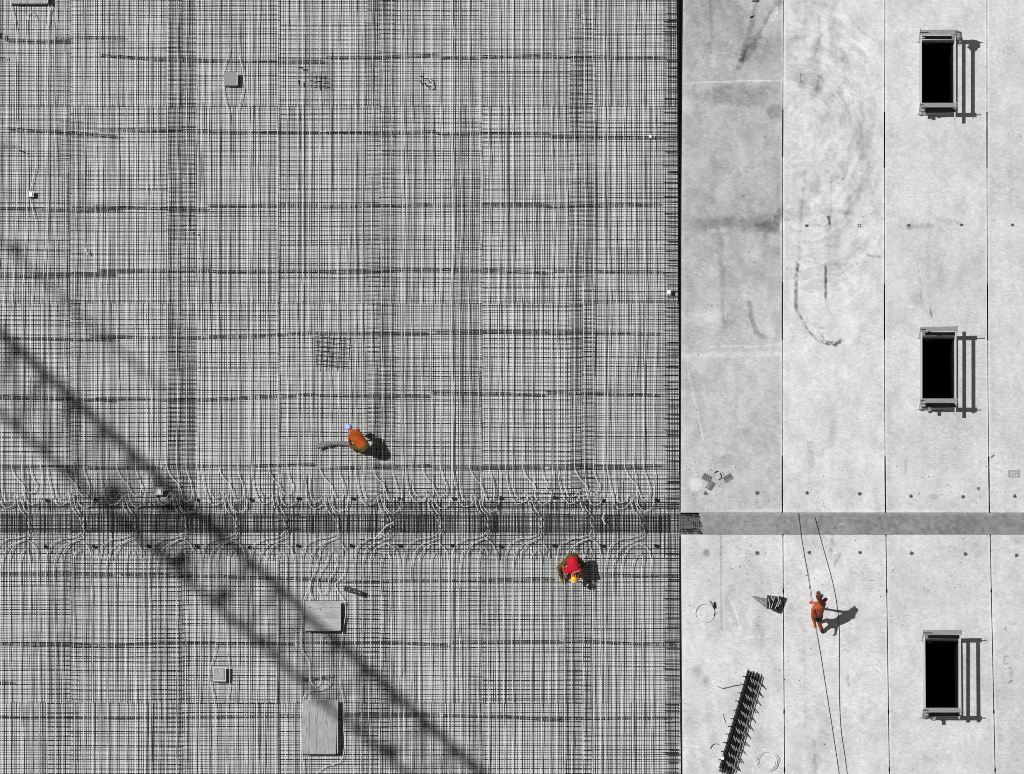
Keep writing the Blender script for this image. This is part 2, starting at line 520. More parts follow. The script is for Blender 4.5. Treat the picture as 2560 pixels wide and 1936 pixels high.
slabs = []
for nm, ys in (('upper', YU), ('lower', YD)):
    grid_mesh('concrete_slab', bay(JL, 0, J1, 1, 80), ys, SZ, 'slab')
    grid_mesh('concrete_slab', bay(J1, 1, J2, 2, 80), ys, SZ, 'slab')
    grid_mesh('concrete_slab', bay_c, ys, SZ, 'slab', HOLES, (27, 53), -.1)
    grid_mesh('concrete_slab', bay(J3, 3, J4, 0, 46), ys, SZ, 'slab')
def beam_x(y):
    e = 1748 + 5 * (float(N1(y / 7.0, 4)) - .5) + (y - 1283) * .14
    return np.linspace(e, 2620, 260)
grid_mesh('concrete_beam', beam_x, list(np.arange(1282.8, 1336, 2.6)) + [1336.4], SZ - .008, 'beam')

# dark backing under the open joints, a low ledge where the beam is still open
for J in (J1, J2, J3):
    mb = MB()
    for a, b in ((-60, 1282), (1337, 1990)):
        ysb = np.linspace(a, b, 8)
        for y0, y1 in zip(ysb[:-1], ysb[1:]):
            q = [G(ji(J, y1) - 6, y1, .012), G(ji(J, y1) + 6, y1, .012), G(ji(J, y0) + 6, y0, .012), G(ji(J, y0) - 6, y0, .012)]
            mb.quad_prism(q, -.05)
    tag(mb.build('joint_backing_floor', M['gap_shade']), kind='structure')
mb = MB().quad_prism([G(1700, 1338, .03), G(1752, 1338, .03), G(1752, 1281, .03), G(1700, 1281, .03)], -.1)
o = mb.build('beam_recess_floor', M['plate']); tag(o, kind='structure')

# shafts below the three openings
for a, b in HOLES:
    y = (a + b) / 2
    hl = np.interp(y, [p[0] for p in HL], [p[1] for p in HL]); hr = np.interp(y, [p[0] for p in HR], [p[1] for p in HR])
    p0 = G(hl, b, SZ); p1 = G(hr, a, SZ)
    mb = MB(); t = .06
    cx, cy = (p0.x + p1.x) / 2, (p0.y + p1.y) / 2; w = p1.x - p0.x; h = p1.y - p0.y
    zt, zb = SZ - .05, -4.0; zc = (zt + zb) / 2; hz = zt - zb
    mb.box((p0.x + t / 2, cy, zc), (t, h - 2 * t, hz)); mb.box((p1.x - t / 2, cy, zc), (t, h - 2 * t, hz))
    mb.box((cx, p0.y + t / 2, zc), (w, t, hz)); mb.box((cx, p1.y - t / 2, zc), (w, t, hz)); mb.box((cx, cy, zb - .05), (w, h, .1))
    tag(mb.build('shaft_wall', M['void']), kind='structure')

# black strip added as the dark of the gap along the slab's free edge
for a, b in ((-60, 1275), (1342, 1990)):
    mb = MB()
    ysb = np.linspace(a, b, 40)
    for y0, y1 in zip(ysb[:-1], ysb[1:]):
        w0 = 1.1 + .4 * n1(y0 / 40, 2); w1 = 1.1 + .4 * n1(y1 / 40, 2)
        x0, x1 = ji(JL, y0) - .2, ji(JL, y1) - .2
        mb.quad_prism([G(x1 - 2 * w1, y1, SZ + .01), G(x1, y1, SZ + .01), G(x0, y0, SZ + .01), G(x0 - 2 * w0, y0, SZ + .01)], 0.0)
    o = mb.build('gap_strip', M['gap_shade'])
    tag(o, 'long black strip standing in for the dark gap between rebar and slab, %s the beam' % ('above' if a < 0 else 'below'), 'joint strip', 'dark gap strips along the slab edge')

# ------------------------------------------------------------------ reinforcement
def wob(x, seed, amp):
    return amp * n1(x, seed)

def vbar(mb, x, y0, y1, z, r, seed, amp=.8, lean=0.0):
    n = max(2, int((y1 - y0) / 42) + 1)
    pts = []
    for i in range(n):
        y = y0 + (y1 - y0) * i / (n - 1)
        pts.append(G(x + wob(y / 95.0, seed, amp) + lean * (y - y0), y, z))
    mb.tube(pts, r * PX, 4)

def hbar(mb, y, x0, x1, z, r, seed, amp=.8, lean=0.0):
    n = max(2, int((x1 - x0) / 42) + 1)
    pts = []
    for i in range(n):
        x = x0 + (x1 - x0) * i / (n - 1)
        pts.append(G(x, y + wob(x / 95.0, seed, amp) + lean * (x - x0), z))
    mb.tube(pts, r * PX, 4)

COLS = [(-70, 177), (174, 456), (453, 697), (694, 949), (946, 1206), (1203, 1456), (1453, 1698)]
ROWS = [(-50, 267), (262, 760), (755, 1276), (1256, 1758), (1753, 1975)]
ROWN = ['top row', 'second row from the top', 'row above the beam', 'row below the beam', 'bottom row']
sd = 0
PHV = {}
for ri, (ya, yb) in enumerate(ROWS):
    for ci, (xa, xb) in enumerate(COLS):
        for layer in (1, 0):
            sd += 1
            rs = random.Random(sd * 13 + 5)
            mb = MB()
            zv, zh = (.092, .078) if layer else (.034, .022)
            lean = rs.uniform(-.004, .004) if layer else rs.uniform(-.003, .003)
            dx = 12.2 if layer else 6.35
            x = math.ceil(xa / dx) * dx + rs.uniform(-1.2, 1.2) + (0 if layer else 2.5)
            if x < xa: x += dx
            while x < xb:
                r = (.62 if layer else .34) * rs.choice([.8, .9, 1, 1, 1.1, 1.3])
                vbar(mb, x + rs.uniform(-.8, .8), ya + rs.uniform(0, 3), yb - rs.uniform(0, 3), zv, r, sd * 50 + x, .9, lean)
                x += dx
            y = (math.floor(ya / 11.7) * 11.7) + ((3.5 if layer else 9.2) + rs.uniform(-.7, .7))
            if y < ya: y += 11.7
            while y < yb:
                r = (.80 if layer else .46) * rs.choice([.8, .9, 1, 1.1, 1.3])
                hbar(mb, y + rs.uniform(-.4, .4), xa + rs.uniform(0, 3), xb - rs.uniform(0, 3), zh, r, sd * 70 + y, .8, -lean)
                y += 11.7
            o = mb.build('rebar_mat', M['bar'] if layer else M['bar2'])
            xs = 'at the left edge' if ci == 0 else ('beside the concrete slab' if ci == 6 else ORD[ci] + ' from the left')
            tag(o, ('dark' if layer else 'haze grey') + ' welded rebar mat, ' + ('upper' if layer else 'lower') + ' layer, ' + ROWN[ri].replace(' from the top', '') + ', ' + xs,
                'rebar mat', 'welded rebar mats over the deck')

# heavier lap strips that read as darker vertical bands
LAPS = [(425, 482, -50, 1275, 1.15), (925, 978, -50, 1275, .95), (1432, 1478, -50, 1275, 1.1), (158, 196, 300, 1275, .8), (1150, 1190, 300, 1275, .7),
        (385, 462, 1345, 1975, 1.1), (905, 962, 1345, 1975, 1.1), (1420, 1468, 1345, 1975, 1.0), (120, 185, 1345, 1975, .9), (1175, 1215, 1345, 1975, .7)]
for i, (xa, xb, ya, yb, k) in enumerate(LAPS):
    mb = MB(); rs = random.Random(900 + i)
    xa -= 8; xb += 8; n = int(round((xb - xa) / 11.0)) + 1
    for j in range(n):
        vbar(mb, xa + 2 + (xb - xa - 4) * j / (n - 1) + rs.uniform(-1, 1), ya, yb, .103, .42 * k * rs.uniform(.5, 1.3), 3000 + i * 40 + j, 2.2)
    y = ya + 4
    while y < yb:
        on = .5 + .5 * n1(y / 130, i + 3)
        hbar(mb, y + rs.uniform(-.8, .8), xa + rs.uniform(-2, 2), xb + rs.uniform(-2, 2), .086, (.15 + .75 * on) * k, 4000 + i + y, .3)
        y += 11.7
    o = mb.build('rebar_lap_strip', M['bar'])
    side_ = 'above' if ya < 1300 else 'below'
    names = {0: 'second', 1: 'third', 2: 'fifth', 3: 'leftmost', 4: 'fourth', 5: 'second', 6: 'third', 7: 'fifth', 8: 'leftmost', 9: 'fourth'}
    tag(o, 'narrow dark strip of lapped heavier bars %s the beam, %s of five from the left' % (side_, names[i]) if names[i] != 'leftmost' else
        'narrow dark strip of lapped heavier bars %s the beam, leftmost of five' % side_, 'rebar strip', 'lap strips of heavier rebar')

# starter bars crossing the beam
for i, (xa, xb) in enumerate([(-40, 330), (330, 700), (700, 1080), (1080, 1400), (1400, 1698)]):
    mb = MB(); rs = random.Random(77 + i)
    x = xa + 3
    while x < xb:
        a, b = 1236 + rs.uniform(-6, 14), 1392 + rs.uniform(-14, 10)
        if rs.random() < .25: a -= 50
        vbar(mb, x + rs.uniform(-1.6, 1.6), a, b, .164, rs.uniform(.45, .95), 5000 + x, .8)
        x += 11.4
    o = mb.build('starter_bar_mat', M['bar'])
    tag(o, 'dense dark starter bars crossing the beam, %s' % ['at the left edge', 'left of centre', 'in the middle', 'right of centre', 'beside the slab'][i],
        'starter bars', 'starter bars across the beam')

# edge bars beside the slab: bold short horizontals
for i, (ya, yb) in enumerate([(-40, 430), (430, 870), (870, 1275), (1340, 1975)]):
    mb = MB(); rs = random.Random(300 + i)
    y = ya + 3
    while y < yb:
        hbar(mb, y + rs.uniform(-2, 2), 1664 + rs.uniform(-8, 6), 1698.5, .118, rs.choice([.55, .8, 1.15, 1.3]), 6000 + y, .9, rs.uniform(-.02, .02))
        y += rs.choice([11.7, 11.7, 17, 6])
    for x in (1665, 1674, 1683, 1692):
        vbar(mb, x, ya, yb, .108, .6, 6200 + x + i, .6)
    o = mb.build('edge_bar_mat', M['bar3'])
    tag(o, 'short bold edge bars against the slab joint, %s' % ['at the top of the photo', 'halfway above the beam', 'just above the beam', 'below the beam'][i],
        'edge bars', 'edge bars beside the slab')

# beam cages: long bars and stirrups
st = MB()
def stirrup(x):
    p = [G(x, 1283.5, .19), G(x + .4, 1329.5, .19), G(x + .4, 1329.5 + 3.0, .03), G(x, 1283.5 + 3.0, .03)]
    return p
CAGE = [(-20, 235), (235, 492), (492, 745), (745, 1000), (1000, 1205), (1205, 1415), (1415, 1702)]
for i, (xa, xb) in enumerate(CAGE):
    rs = random.Random(40 + i)
    heavy = i in (1, 4, 6)
    base = G((xa + xb) / 2, 1308, 0)
    t = thing('beam_rebar_cage', 'black rebar cage of long bars and stirrups in the beam, %s' %
              ['at the left edge', 'second from the left', 'third from the left', 'fourth from the left', 'third from the slab', 'second from the slab', 'ending in the recess'][i],
              'rebar cage', base, 'rebar cages laid along the beam')
    ys_ = [1286.3, 1290.0, 1304, 1321.5, 1325.2] + ([1297, 1312] if heavy else [])
    for y in ys_:
        mb = MB()
        hbar(mb, y, xa - 8, (1738 + rs.uniform(-6, 8)) if i == 6 else xb + 8, .197 if y in (1304, 1297, 1312) else .202, .9 if y < 1295 or y > 1318 else .5, 700 + y + i, .9)
        mb.build('long_bar', M['bar3'], t)
    proto = None
    x = xa + 2
    while x < xb - 2:
        if rs.random() < .93:
            if proto is None:
                m2 = MB().tube([q - base for q in stirrup((xa + xb) / 2)], .6 * PX, 4, closed=True)
                me = bpy.data.meshes.new('stirrup'); me.from_pydata(m2.v, [], m2.f); me.update(); me.materials.append(M['bar3'])
                proto = me
            o = bpy.data.objects.new('stirrup', proto); C.objects.link(o); o.parent = t
            o.location = ((x - (xa + xb) / 2) * PX, rs.uniform(-.012, .012), rs.uniform(-.004, .004))
        x += rs.choice([5.4, 6.3, 7.2, 9.0]) if not heavy else rs.choice([5.0, 6.3, 7.0, 7.6])
# bent ends of bars in the recess
mb = MB(); rs = random.Random(5)
for k in range(26):
    x = rs.uniform(1703, 1742); y = rs.choice([rs.uniform(1285, 1292), rs.uniform(1322, 1333), rs.uniform(1285, 1333)])
    l = rs.uniform(4, 12)
    if rs.random() < .5: mb.tube([G(x, y, .1), G(x + l, y + rs.uniform(-2, 2), .14)], .8 * PX, 4)
    else: mb.tube([G(x, y, .1), G(x + rs.uniform(-2, 2), y + l * .7, .13)], .8 * PX, 4)
mb.tube([G(1734, 1298, .15), G(1743, 1298, .15), G(1744, 1314, .15), G(1733, 1316, .15), G(1733, 1304, .15)], .9 * PX, 4)
tag(mb.build('bent_bar_ends', M['bar3']), 'tangle of short bent bar ends in the open end of the beam recess', 'bar ends')

# ladder spacers
SP = [
 [((18, 102), (187, 105)), ((135, 95), (312, 95))],
 [((-60, 148), (24, 148)), ((250, 138), (390, 149), (528, 152)), ((528, 152), (812, 154)), ((817, 145), (950, 143), (1097, 138)), ((1100, 145), (1378, 138)), ((1384, 143), (1661, 143))],
 [((-60, 365), (48, 365)), ((18, 323), (180, 331), (300, 343)), ((245, 324), (520, 328)), ((522, 330), (812, 332)), ((815, 332), (1090, 330)), ((1092, 333), (1371, 333)), ((1372, 341), (1654, 344))],
 [((-60, 520), (150, 523), (300, 525)), ((235, 517), (515, 523)), ((521, 514), (797, 513)), ((803, 516), (1078, 512)), ((1084, 513), (1365, 511)), ((1366, 516), (1648, 510))],
 [((-60, 688), (287, 687)), ((243, 677), (533, 675)), ((534, 679), (812, 678)), ((815, 678), (1100, 674)), ((1103, 673), (1376, 682)), ((1380, 678), (1658, 681))],
 [((-60, 845), (120, 847), (290, 850)), ((225, 842), (514, 844)), ((518, 842), (640, 839), (788, 833)), ((790, 834), (1078, 834)), ((1087, 830), (1364, 829)), ((1367, 832), (1649, 833))],
 [((-60, 990), (120, 996), (285, 1002)), ((235, 996), (510, 1000)), ((511, 1000), (640, 993), (790, 986)), ((795, 988), (1072, 990)), ((1080, 982), (1362, 987)), ((1366, 981), (1500, 985), (1650, 988))],
 [((-60, 1167), (215, 1165)), ((220, 1169), (400, 1169)), ((405, 1165), (640, 1165), (790, 1162)), ((797, 1171), (1075, 1164)), ((1078, 1168), (1365, 1170)), ((1370, 1170), (1654, 1165))],
 [((-60, 1434), (285, 1436)), ((300, 1436), (560, 1441)), ((562, 1441), (845, 1449)), ((860, 1453), (1100, 1452)), ((1102, 1452), (1380, 1447)), ((1500, 1438), (1699, 1440))],
 [((-60, 1609), (260, 1613)), ((265, 1612), (400, 1607), (540, 1606)), ((541, 1608), (738, 1609)), ((742, 1606), (980, 1606), (1118, 1613)), ((1122, 1606), (1400, 1605)), ((1408, 1603), (1699, 1612))],
 [((-60, 1708), (32, 1708)), ((758, 1700), (842, 1691))],
 [((-60, 1792), (260, 1794)), ((262, 1794), (555, 1793)), ((556, 1792), (748, 1791)), ((852, 1786), (1108, 1788)), ((1110, 1789), (1280, 1793), (1405, 1801)), ((1390, 1795), (1673, 1795))],
]
for ri, row in enumerate(SP):
    ns = len(row)
    for si, pts in enumerate(row):
        mb = MB()
        n = max(2, int((pts[-1][0] - pts[0][0]) / 5.6))
        px = [p[0] for p in pts]; py = [p[1] for p in pts]
        xs = np.linspace(px[0], px[-1], n)
        ys_ = np.interp(xs, px, py) + [wob(x / 60., ri * 7 + si, .8) for x in xs]
        zt = .114
        mb.tube([G(x, y - 2.6, zt) for x, y in zip(xs[::3], ys_[::3])], .85 * PX, 4)
        mb.tube([G(x, y + 2.6, zt) for x, y in zip(xs[::3], ys_[::3])], .85 * PX, 4)
        for x, y in zip(xs, ys_):
            mb.tube([G(x, y - 2.6, zt), G(x, y + 2.6, zt)], .75 * PX, 4)
        for x, y in list(zip(xs, ys_))[::6]:
            mb.tube([G(x, y, zt), G(x, y + 2.4, .006)], .8 * PX, 4)
        o = mb.build('ladder_spacer', M['bar3'])
        rown = 'uppermost row' if ri == 0 else ('lowest row' if ri == len(SP) - 1 else ORD[ri] + ' row down')
        pos = 'left one' if (ns == 2 and si == 0) else 'right one' if ns == 2 else 'leftmost' if si == 0 else ('nearest the slab' if si == ns - 1 else ORD[si] + ' from the left')
        tag(o, 'black ladder shaped spacer strip, %s, %s' % (rown, pos), 'spacer', 'ladder spacers under the upper bars')

# ------------------------------------------------------------------ heating pipes
BOXAV = [(78, 10, 480, 494), (582, 21, 184, 222), (401, 10, 1222, 1238), (550, 19, 1672, 1706)]

def run_x(x, y, seed):
    x0 = x
    x = x + 1.8 * n1(y / 110.0, seed) + 3.4 * n1(y / 260.0, 99 + (x0 // 500)) + 1.0 * n1(y / 40.0, seed + .37)
    for cx, hw, a, b in BOXAV:
        if abs(x0 - cx) < hw + 4:
            s = 1 if x0 >= cx else -1
            w = float(sm(a - 62, a + 2, y) * sm(b + 62, b - 2, y))
            tgt = cx + s * (hw + 5)
            x = x * (1 - w) + tgt * w
    return x

def catmull(pts, step=9.0):
    P = [np.array(p, float) for p in pts]
    P = [2 * P[0] - P[1]] + P + [2 * P[-1] - P[-2]]
    out = []
    for i in range(1, len(P) - 2):
        p0, p1, p2, p3 = P[i - 1:i + 3]
        L = np.linalg.norm(p2 - p1); n = max(1, int(L / step))
        for k in range(n):
            t = k / n
            out.append(.5 * ((2 * p1) + (-p0 + p2) * t + (2 * p0 - 5 * p1 + 4 * p2 - p3) * t * t + (-p0 + 3 * p1 - 3 * p2 + p3) * t ** 3))
    out.append(P[-2])
    return out

def pz(y):
    return .126 + .026 * float(sm(1205, 1245, y) * sm(1410, 1370, y))

def pipe(pts, label, group='heating pipes in the slab', r=.88, z=None):
    P = catmull(pts)
    mb = MB().tube([G(p[0], p[1], (pz(p[1]) if z is None else z) + .006 * n1(p[1] / 30, p[0] / 10)) for p in P], r * PX, 6)
    o = mb.build('heating_pipe', M['pipe'], smooth=True)
    return tag(o, label, 'pipe', group)

def down(x, ya, yb, seed, dx0=0, stepy=34):
    n = max(2, int(abs(yb - ya) / stepy) + 1)
    return [(run_x(x, ya + (yb - ya) * i / (n - 1), seed) , ya + (yb - ya) * i / (n - 1)) for i in range(n)]

XC = [-68, 61, 194, 324, 451, 579, 702, 831, 963, 1087, 1207, 1339, 1469, 1595]
for k, xc in enumerate(XC):
    rs = random.Random(1000 + k)
    j = lambda a=2.5: rs.uniform(-a, a)
    o0 = 11 if k == 1 else 0
    def top(rel, yend=1168):
        pts = down(xc + rel, -60, yend, k * 10 + rel)
        return [(x + o0 * float(sm(900, 500, y)), y) for x, y in pts]
    uo, ui = j(12), j(12)
    where = 'at the left edge' if k == 0 else ('nearest the slab' if k == len(XC) - 1 else ORD[k] + ' from the left')
    # two supply pipes: down, round a bend, over the beam and on below it
    R1 = top(-74) + [(xc - 71, 1205), (xc - 62, 1243 + uo), (xc - 48, 1263 + uo), (xc - 30, 1258 + uo), (xc - 19 + j(1), 1242 + uo), (xc - 13, 1238), (xc - 9, 1252), (xc - 2 + j(), 1272),
                     (xc + 10, 1290), (xc + 14 + j(1), 1308), (xc + 13, 1325), (xc + 2, 1338), (xc - 22, 1345), (xc - 48, 1350), (xc - 68, 1364), (xc - 76, 1388)] + down(xc - 78, 1420, 1990, k * 10 + 1)
    R2 = top(-56) + [(xc - 57, 1205), (xc - 55, 1230 + uo), (xc - 46, 1247 + uo), (xc - 34, 1246 + uo), (xc - 25 + j(1), 1232 + uo), (xc - 21, 1234), (xc - 19, 1252), (xc - 12 + j(), 1275),
                     (xc + 4, 1294), (xc + 9 + j(1), 1310), (xc + 17, 1328), (xc + 11, 1343), (xc - 12, 1353), (xc - 38, 1366), (xc - 53, 1388)] + down(xc - 58, 1420, 1990, k * 10 + 2)
    pipe(R1, 'long white supply pipe with the outer bend, crossing the beam, pair %s' % where)
    pipe(R2, 'long white supply pipe with the inner bend, crossing the beam, pair %s' % where)
    a3 = top(-32) + [(xc - 29, 1182), (xc - 17, 1199), (xc - 4, 1212), (xc + 2, 1228), (xc + 8, 1240 + ui), (xc + 17, 1244 + ui), (xc + 27, 1236 + ui), (xc + 30, 1218 + ui), (xc + 25, 1204), (xc + 18, 1186)]
    b3 = list(reversed(top(16)))
    a4 = top(-7) + [(xc - 6, 1190), (xc - 4, 1225), (xc + 0, 1255 + ui), (xc + 8, 1268 + ui), (xc + 18, 1273 + ui), (xc + 31, 1267 + ui), (xc + 39, 1250 + ui), (xc + 42, 1222), (xc + 43, 1190)]
    b4 = list(reversed(top(42)))
    if k == 1:      # joined by a small arch below the cover box at the top
        b3 = [p for p in b3 if p[1] > 60]; a4 = [p for p in a4 if p[1] > 60]
        xm = (b3[-1][0] + a4[0][0]) / 2
        w = abs(b3[-1][0] - a4[0][0]) / 2
        pts = a3 + b3 + [(xm + w, 50), (xm + w * .7, 36), (xm, 29), (xm - w * .7, 36), (xm - w, 50)] + a4 + b4
        pts = [(x - (14 if x < 80 else -14) * float(sm(70, 10, y)), y) if y < 70 and (x < 60 or x > 100) else (x, y) for x, y in pts]
        pipe(pts, 'white pipe doubled back by a small arch below the cover box at the top')
    else:
        pipe(a3 + b3, 'white pipe bent in a narrow slanted loop above the beam, loop %s' % where)
        pipe(a4 + b4, 'white pipe bent in a deep wide loop above the beam, loop %s' % where)
    # arches below the beam
    ao = j(9)
    if k != 7:
        L = list(reversed(down(xc - 39, 1425, 1990, k * 10 + 3)))
        pipe(L + [(xc - 38, 1392 + ao), (xc - 28, 1370 + ao), (xc - 14, 1357 + ao), (xc + 2, 1353 + ao), (xc + 19, 1360 + ao), (xc + 30, 1378 + ao), (xc + 34, 1400 + ao)] + down(xc + 35, 1430, 1990, k * 10 + 4),
             'white pipe in a wide arch below the beam, arch %s' % where)
        L = list(reversed(down(xc - 11, 1420, 1990, k * 10 + 5)))
        pipe(L + [(xc - 10, 1395 + ao), (xc - 6, 1381 + ao), (xc + 2, 1375 + ao), (xc + 10, 1381 + ao), (xc + 13, 1396 + ao)] + down(xc + 13, 1420, 1990, k * 10 + 6),
             'white pipe in a slim arch below the beam, arch %s' % where)
    else:
        pipe([(782, 1500)] + [(775, 1480), (778, 1450), (790, 1420), (795, 1390), (804, 1365), (817, 1353), (833, 1348), (850, 1356), (862, 1375), (864, 1410), (858, 1440), (838, 1461), (848, 1485), (861, 1503), (864, 1535), (857, 1580), (853, 1620), (848, 1680), (851, 1720), (858, 1745), (858, 1800), (861, 1850), (859, 1885), (850, 1904), (832, 1912), (812, 1917), (798, 1928), (788, 1945), (786, 1990)],
             'white pipe arching below the beam and swerving round both large cover boxes')
        pipe([(795, 1470), (796, 1440), (815, 1410), (822, 1385), (831, 1372), (840, 1382), (843, 1400), (838, 1425), (822, 1450), (820, 1470), (815, 1482), (806, 1488), (798, 1482), (795, 1468)],
             'white pipe closing in a slim teardrop above the large square cover box')
        pipe([(775, 1452), (768, 1478), (760, 1500), (758, 1540), (752, 1580), (751, 1610), (757, 1630), (768, 1645), (773, 1665), (775, 1695), (780, 1712), (789, 1717), (799, 1710), (802, 1690), (802, 1640), (801, 1605), (805, 1592), (813, 1587), (821, 1592), (825, 1606), (826, 1650), (828, 1690), (824, 1712), (812, 1723), (795, 1726), (775, 1727), (762, 1736), (757, 1760), (755, 1820), (755, 1880), (759, 1915), (762, 1990)],
             'white pipe looping between the two large cover boxes')

# ------------------------------------------------------------------ cover boxes on the reinforcement
def top_quad(x0, y0, x1, y1, z, sk=0.0):
    return [G(x0 - sk, y1, z), G(x1 - sk, y1, z), G(x1, y0, z), G(x0, y0, z)]

def cover_box(x0, y0, x1, y1, h, label, planks=1, axis='x', rim=None, pale=False, m=None, sk=0.0):
    """pixel extent of its top face at height h"""
    z = .04 + h
    base = G((x0 + x1) / 2, y1, .04)
    t = thing('cover_box', label, 'cover box', base, 'timber boxes keeping openings free in the slab')
    m = m or (M['woodx'] if axis == 'x' else M['wood'])
    q = top_quad(x0 + 1.2, y0 + 1.2, x1 - 1.2, y1 - 1.2, z - .022, sk)
    MB().quad_prism(q, .01).build('side_wall', M['wood_pale'] if pale else M['wood_grey'], t)
    if rim:
        r = rim
        for a in ((x0, y0, x0 + r, y1), (x1 - r, y0, x1, y1), (x0 + r, y0, x1 - r, y0 + r), (x0 + r, y1 - r, x1 - r, y1)):
            MB().quad_prism(top_quad(*a, z), z - .021).build('rim_board', M['wood_pale'], t)
        MB().quad_prism(top_quad(x0 + r + 1.6, y0 + r + 1.0, x1 - r - 1.6, y1 - r - .6, z + .012), z - .021).build('lid', m, t)
    else:
        cuts = np.linspace(0, 1, planks + 1)
        if planks == 2: cuts = [0, .44, 1]
        if planks == 3: cuts = [0, .2, .42, 1]
        for a, b in zip(cuts[:-1], cuts[1:]):
            g_ = .35 / max(1, (x1 - x0))
            if axis == 'y':
                xa = x0 + (x1 - x0) * (a + (g_ if a else 0)); xb = x0 + (x1 - x0) * (b - (g_ if b < 1 else 0))
                MB().quad_prism(top_quad(xa, y0, xb, y1, z, sk), z - .02).build('lid_board', m, t)
            else:
                MB().quad_prism(top_quad(x0, y0 + (y1 - y0) * a, x1, y0 + (y1 - y0) * b - (.5 if b < 1 else 0), z, sk), z - .02).build('lid_board', m, t)
        MB().quad_prism([G(x1 - .0, y1 - 1, z + .004), G(x1 + 2.0, y1 - 1, z + .004), G(x1 + 2.0, y0 + 1, z + .004), G(x1 + .0, y0 + 1, z + .004)], z - .05).build('edge_batten', M['wood_pale'], t)
    return t

cover_box(28, -34, 118, 9, .30, 'grey timber cover box cut off by the top edge of the photo', 2, 'y', pale=False)
cover_box(560, 181, 592, 214, .26, 'small square grey cover box near the top, with a plain flat lid', 1, 'x', m=M['wood_grey'])
cover_box(762, 1503, 850, 1577, .24, 'large square timber cover box with nail holes and one wide lid', 1, 'x')
cover_box(758, 1750, 843, 1885, .26, 'large upright timber cover box of three long boards at the bottom', 3, 'y', sk=3)
cover_box(533, 1667, 565, 1704, .24, 'small cover box with a raised pale rim round its lid', 1, 'y', rim=3.4)
cover_box(68, 478, 84, 493, .18, 'tiny white rimmed cover box near the left edge', 1, 'y', rim=2.4, m=M['white'])
cover_box(389, 1219, 407, 1238, .30, 'tiny white rimmed cover box just above the beam', 1, 'y', rim=2.6, m=M['white'])
for (x, y) in ((776, 1518), (800, 1523), (826, 1517), (775, 1570), (843, 1519)):
    pass

# nail heads on the big square lid
for (x, y) in ((777, 1519), (801, 1524), (827, 1518), (773, 1571), (786, 1556)):
    pt = bpy.data.objects.get('cover_box.002')
    MB().tube([G(x, y, .281), G(x, y, .284)], 1.2 * PX, 6).build('nail_head', M['bar3'], pt)

# ------------------------------------------------------------------ anchor sockets
def disc(mb, c, r, h, n=12):
    mb.tube([c, c + Vector((0, 0, h))], r, n)

TA = [(117, 1251), (236, 1248), (491, 1249), (627, 1249), (745, 1246), (881, 1246), (999, 1246), (1134, 1246), (1250, 1245), (1387, 1243), (1505, 1250), (1640, 1250)]
BA = [(113, 1366), (234, 1366), (371, 1365), (491, 1365), (624, 1368), (744, 1364), (878, 1364), (998, 1364), (1131, 1364), (1250, 1366), (1385, 1364), (1505, 1364), (1639, 1364)]
for row, lst in (('above', TA), ('below', BA)):
    for i, (x, y) in enumerate(lst):
        base = G(x, y, .13)
        t = thing('anchor_socket', 'round black anchor socket among the bars %s the beam, %s' % (row, 'leftmost' if i == 0 else 'nearest the slab' if i == len(lst) - 1 else ORD[i] + ' from the left'),
                  'anchor socket', (base.x, base.y, 0), 'black anchor sockets in the rebar')
        mb = MB(); disc(mb, Vector((base.x, base.y, .0)), 3.3 * PX, .115)
        mb.build('socket_tube', M['anchor'], t)
        mb = MB(); disc(mb, Vector((base.x, base.y, .115)), 4.3 * PX, .014)
        mb.build('socket_cap', M['bar3'], t)
SA = [(1764, 1234), (1893, 1233), (2018, 1233), (2149, 1235), (2278, 1241), (2408, 1242), (2537, 1241)]
SB = [(1893, 1383), (2023, 1382), (2150, 1382), (2279, 1384), (2413, 1386), (2541, 1389)]
for row, lst in (('above', SA), ('below', SB)):
    for i, (x, y) in enumerate(lst):
        rs = random.Random(x)
        mb = MB()
        c = G(x, y, SZ)
        pts = [c + Vector((math.cos(a) * r_, math.sin(a) * r_, 0)) for a, r_ in [(2 * math.pi * q / 11, (5.2 + rs.uniform(-1.4, 1.2)) * PX) for q in range(11)]]
        b = len(mb.v)
        for p in pts: mb.v.append((p.x, p.y, SZ + .006))
        for p in pts: mb.v.append((c.x + (p.x - c.x) * 1.1, c.y + (p.y - c.y) * 1.1, SZ - .01))
        mb.v.append((c.x, c.y, SZ + .008)); n = 11
        for q in range(n):
            mb.f.append((b + 2 * n, b + q, b + (q + 1) % n)); mb.f.append((b + q, b + n + q, b + n + (q + 1) % n, b + (q + 1) % n))
        t = mb.build('anchor_plug', M['anchor_fill'])
        r2 = MB(); disc(r2, c + Vector((0, 0, .006)), 2.2 * PX, .008, 8); r2.build('plug_core', M['anchor'], t)
        tag(t, 'round dark mortared anchor plug in the slab %s the beam, %s' % (row, 'leftmost' if i == 0 else 'rightmost' if i == len(lst) - 1 else ORD[i] + ' from the left'),
            'anchor plug', 'mortared anchor plugs in the slab')
mb = MB(); disc(mb, G(2446, 1222, SZ - .004), 4.5 * PX, .009, 9); tag(mb.build('anchor_plug', M['anchor_fill']), 'small dark plug beside the right joint, higher than its row', 'anchor plug', 'mortared anchor plugs in the slab')
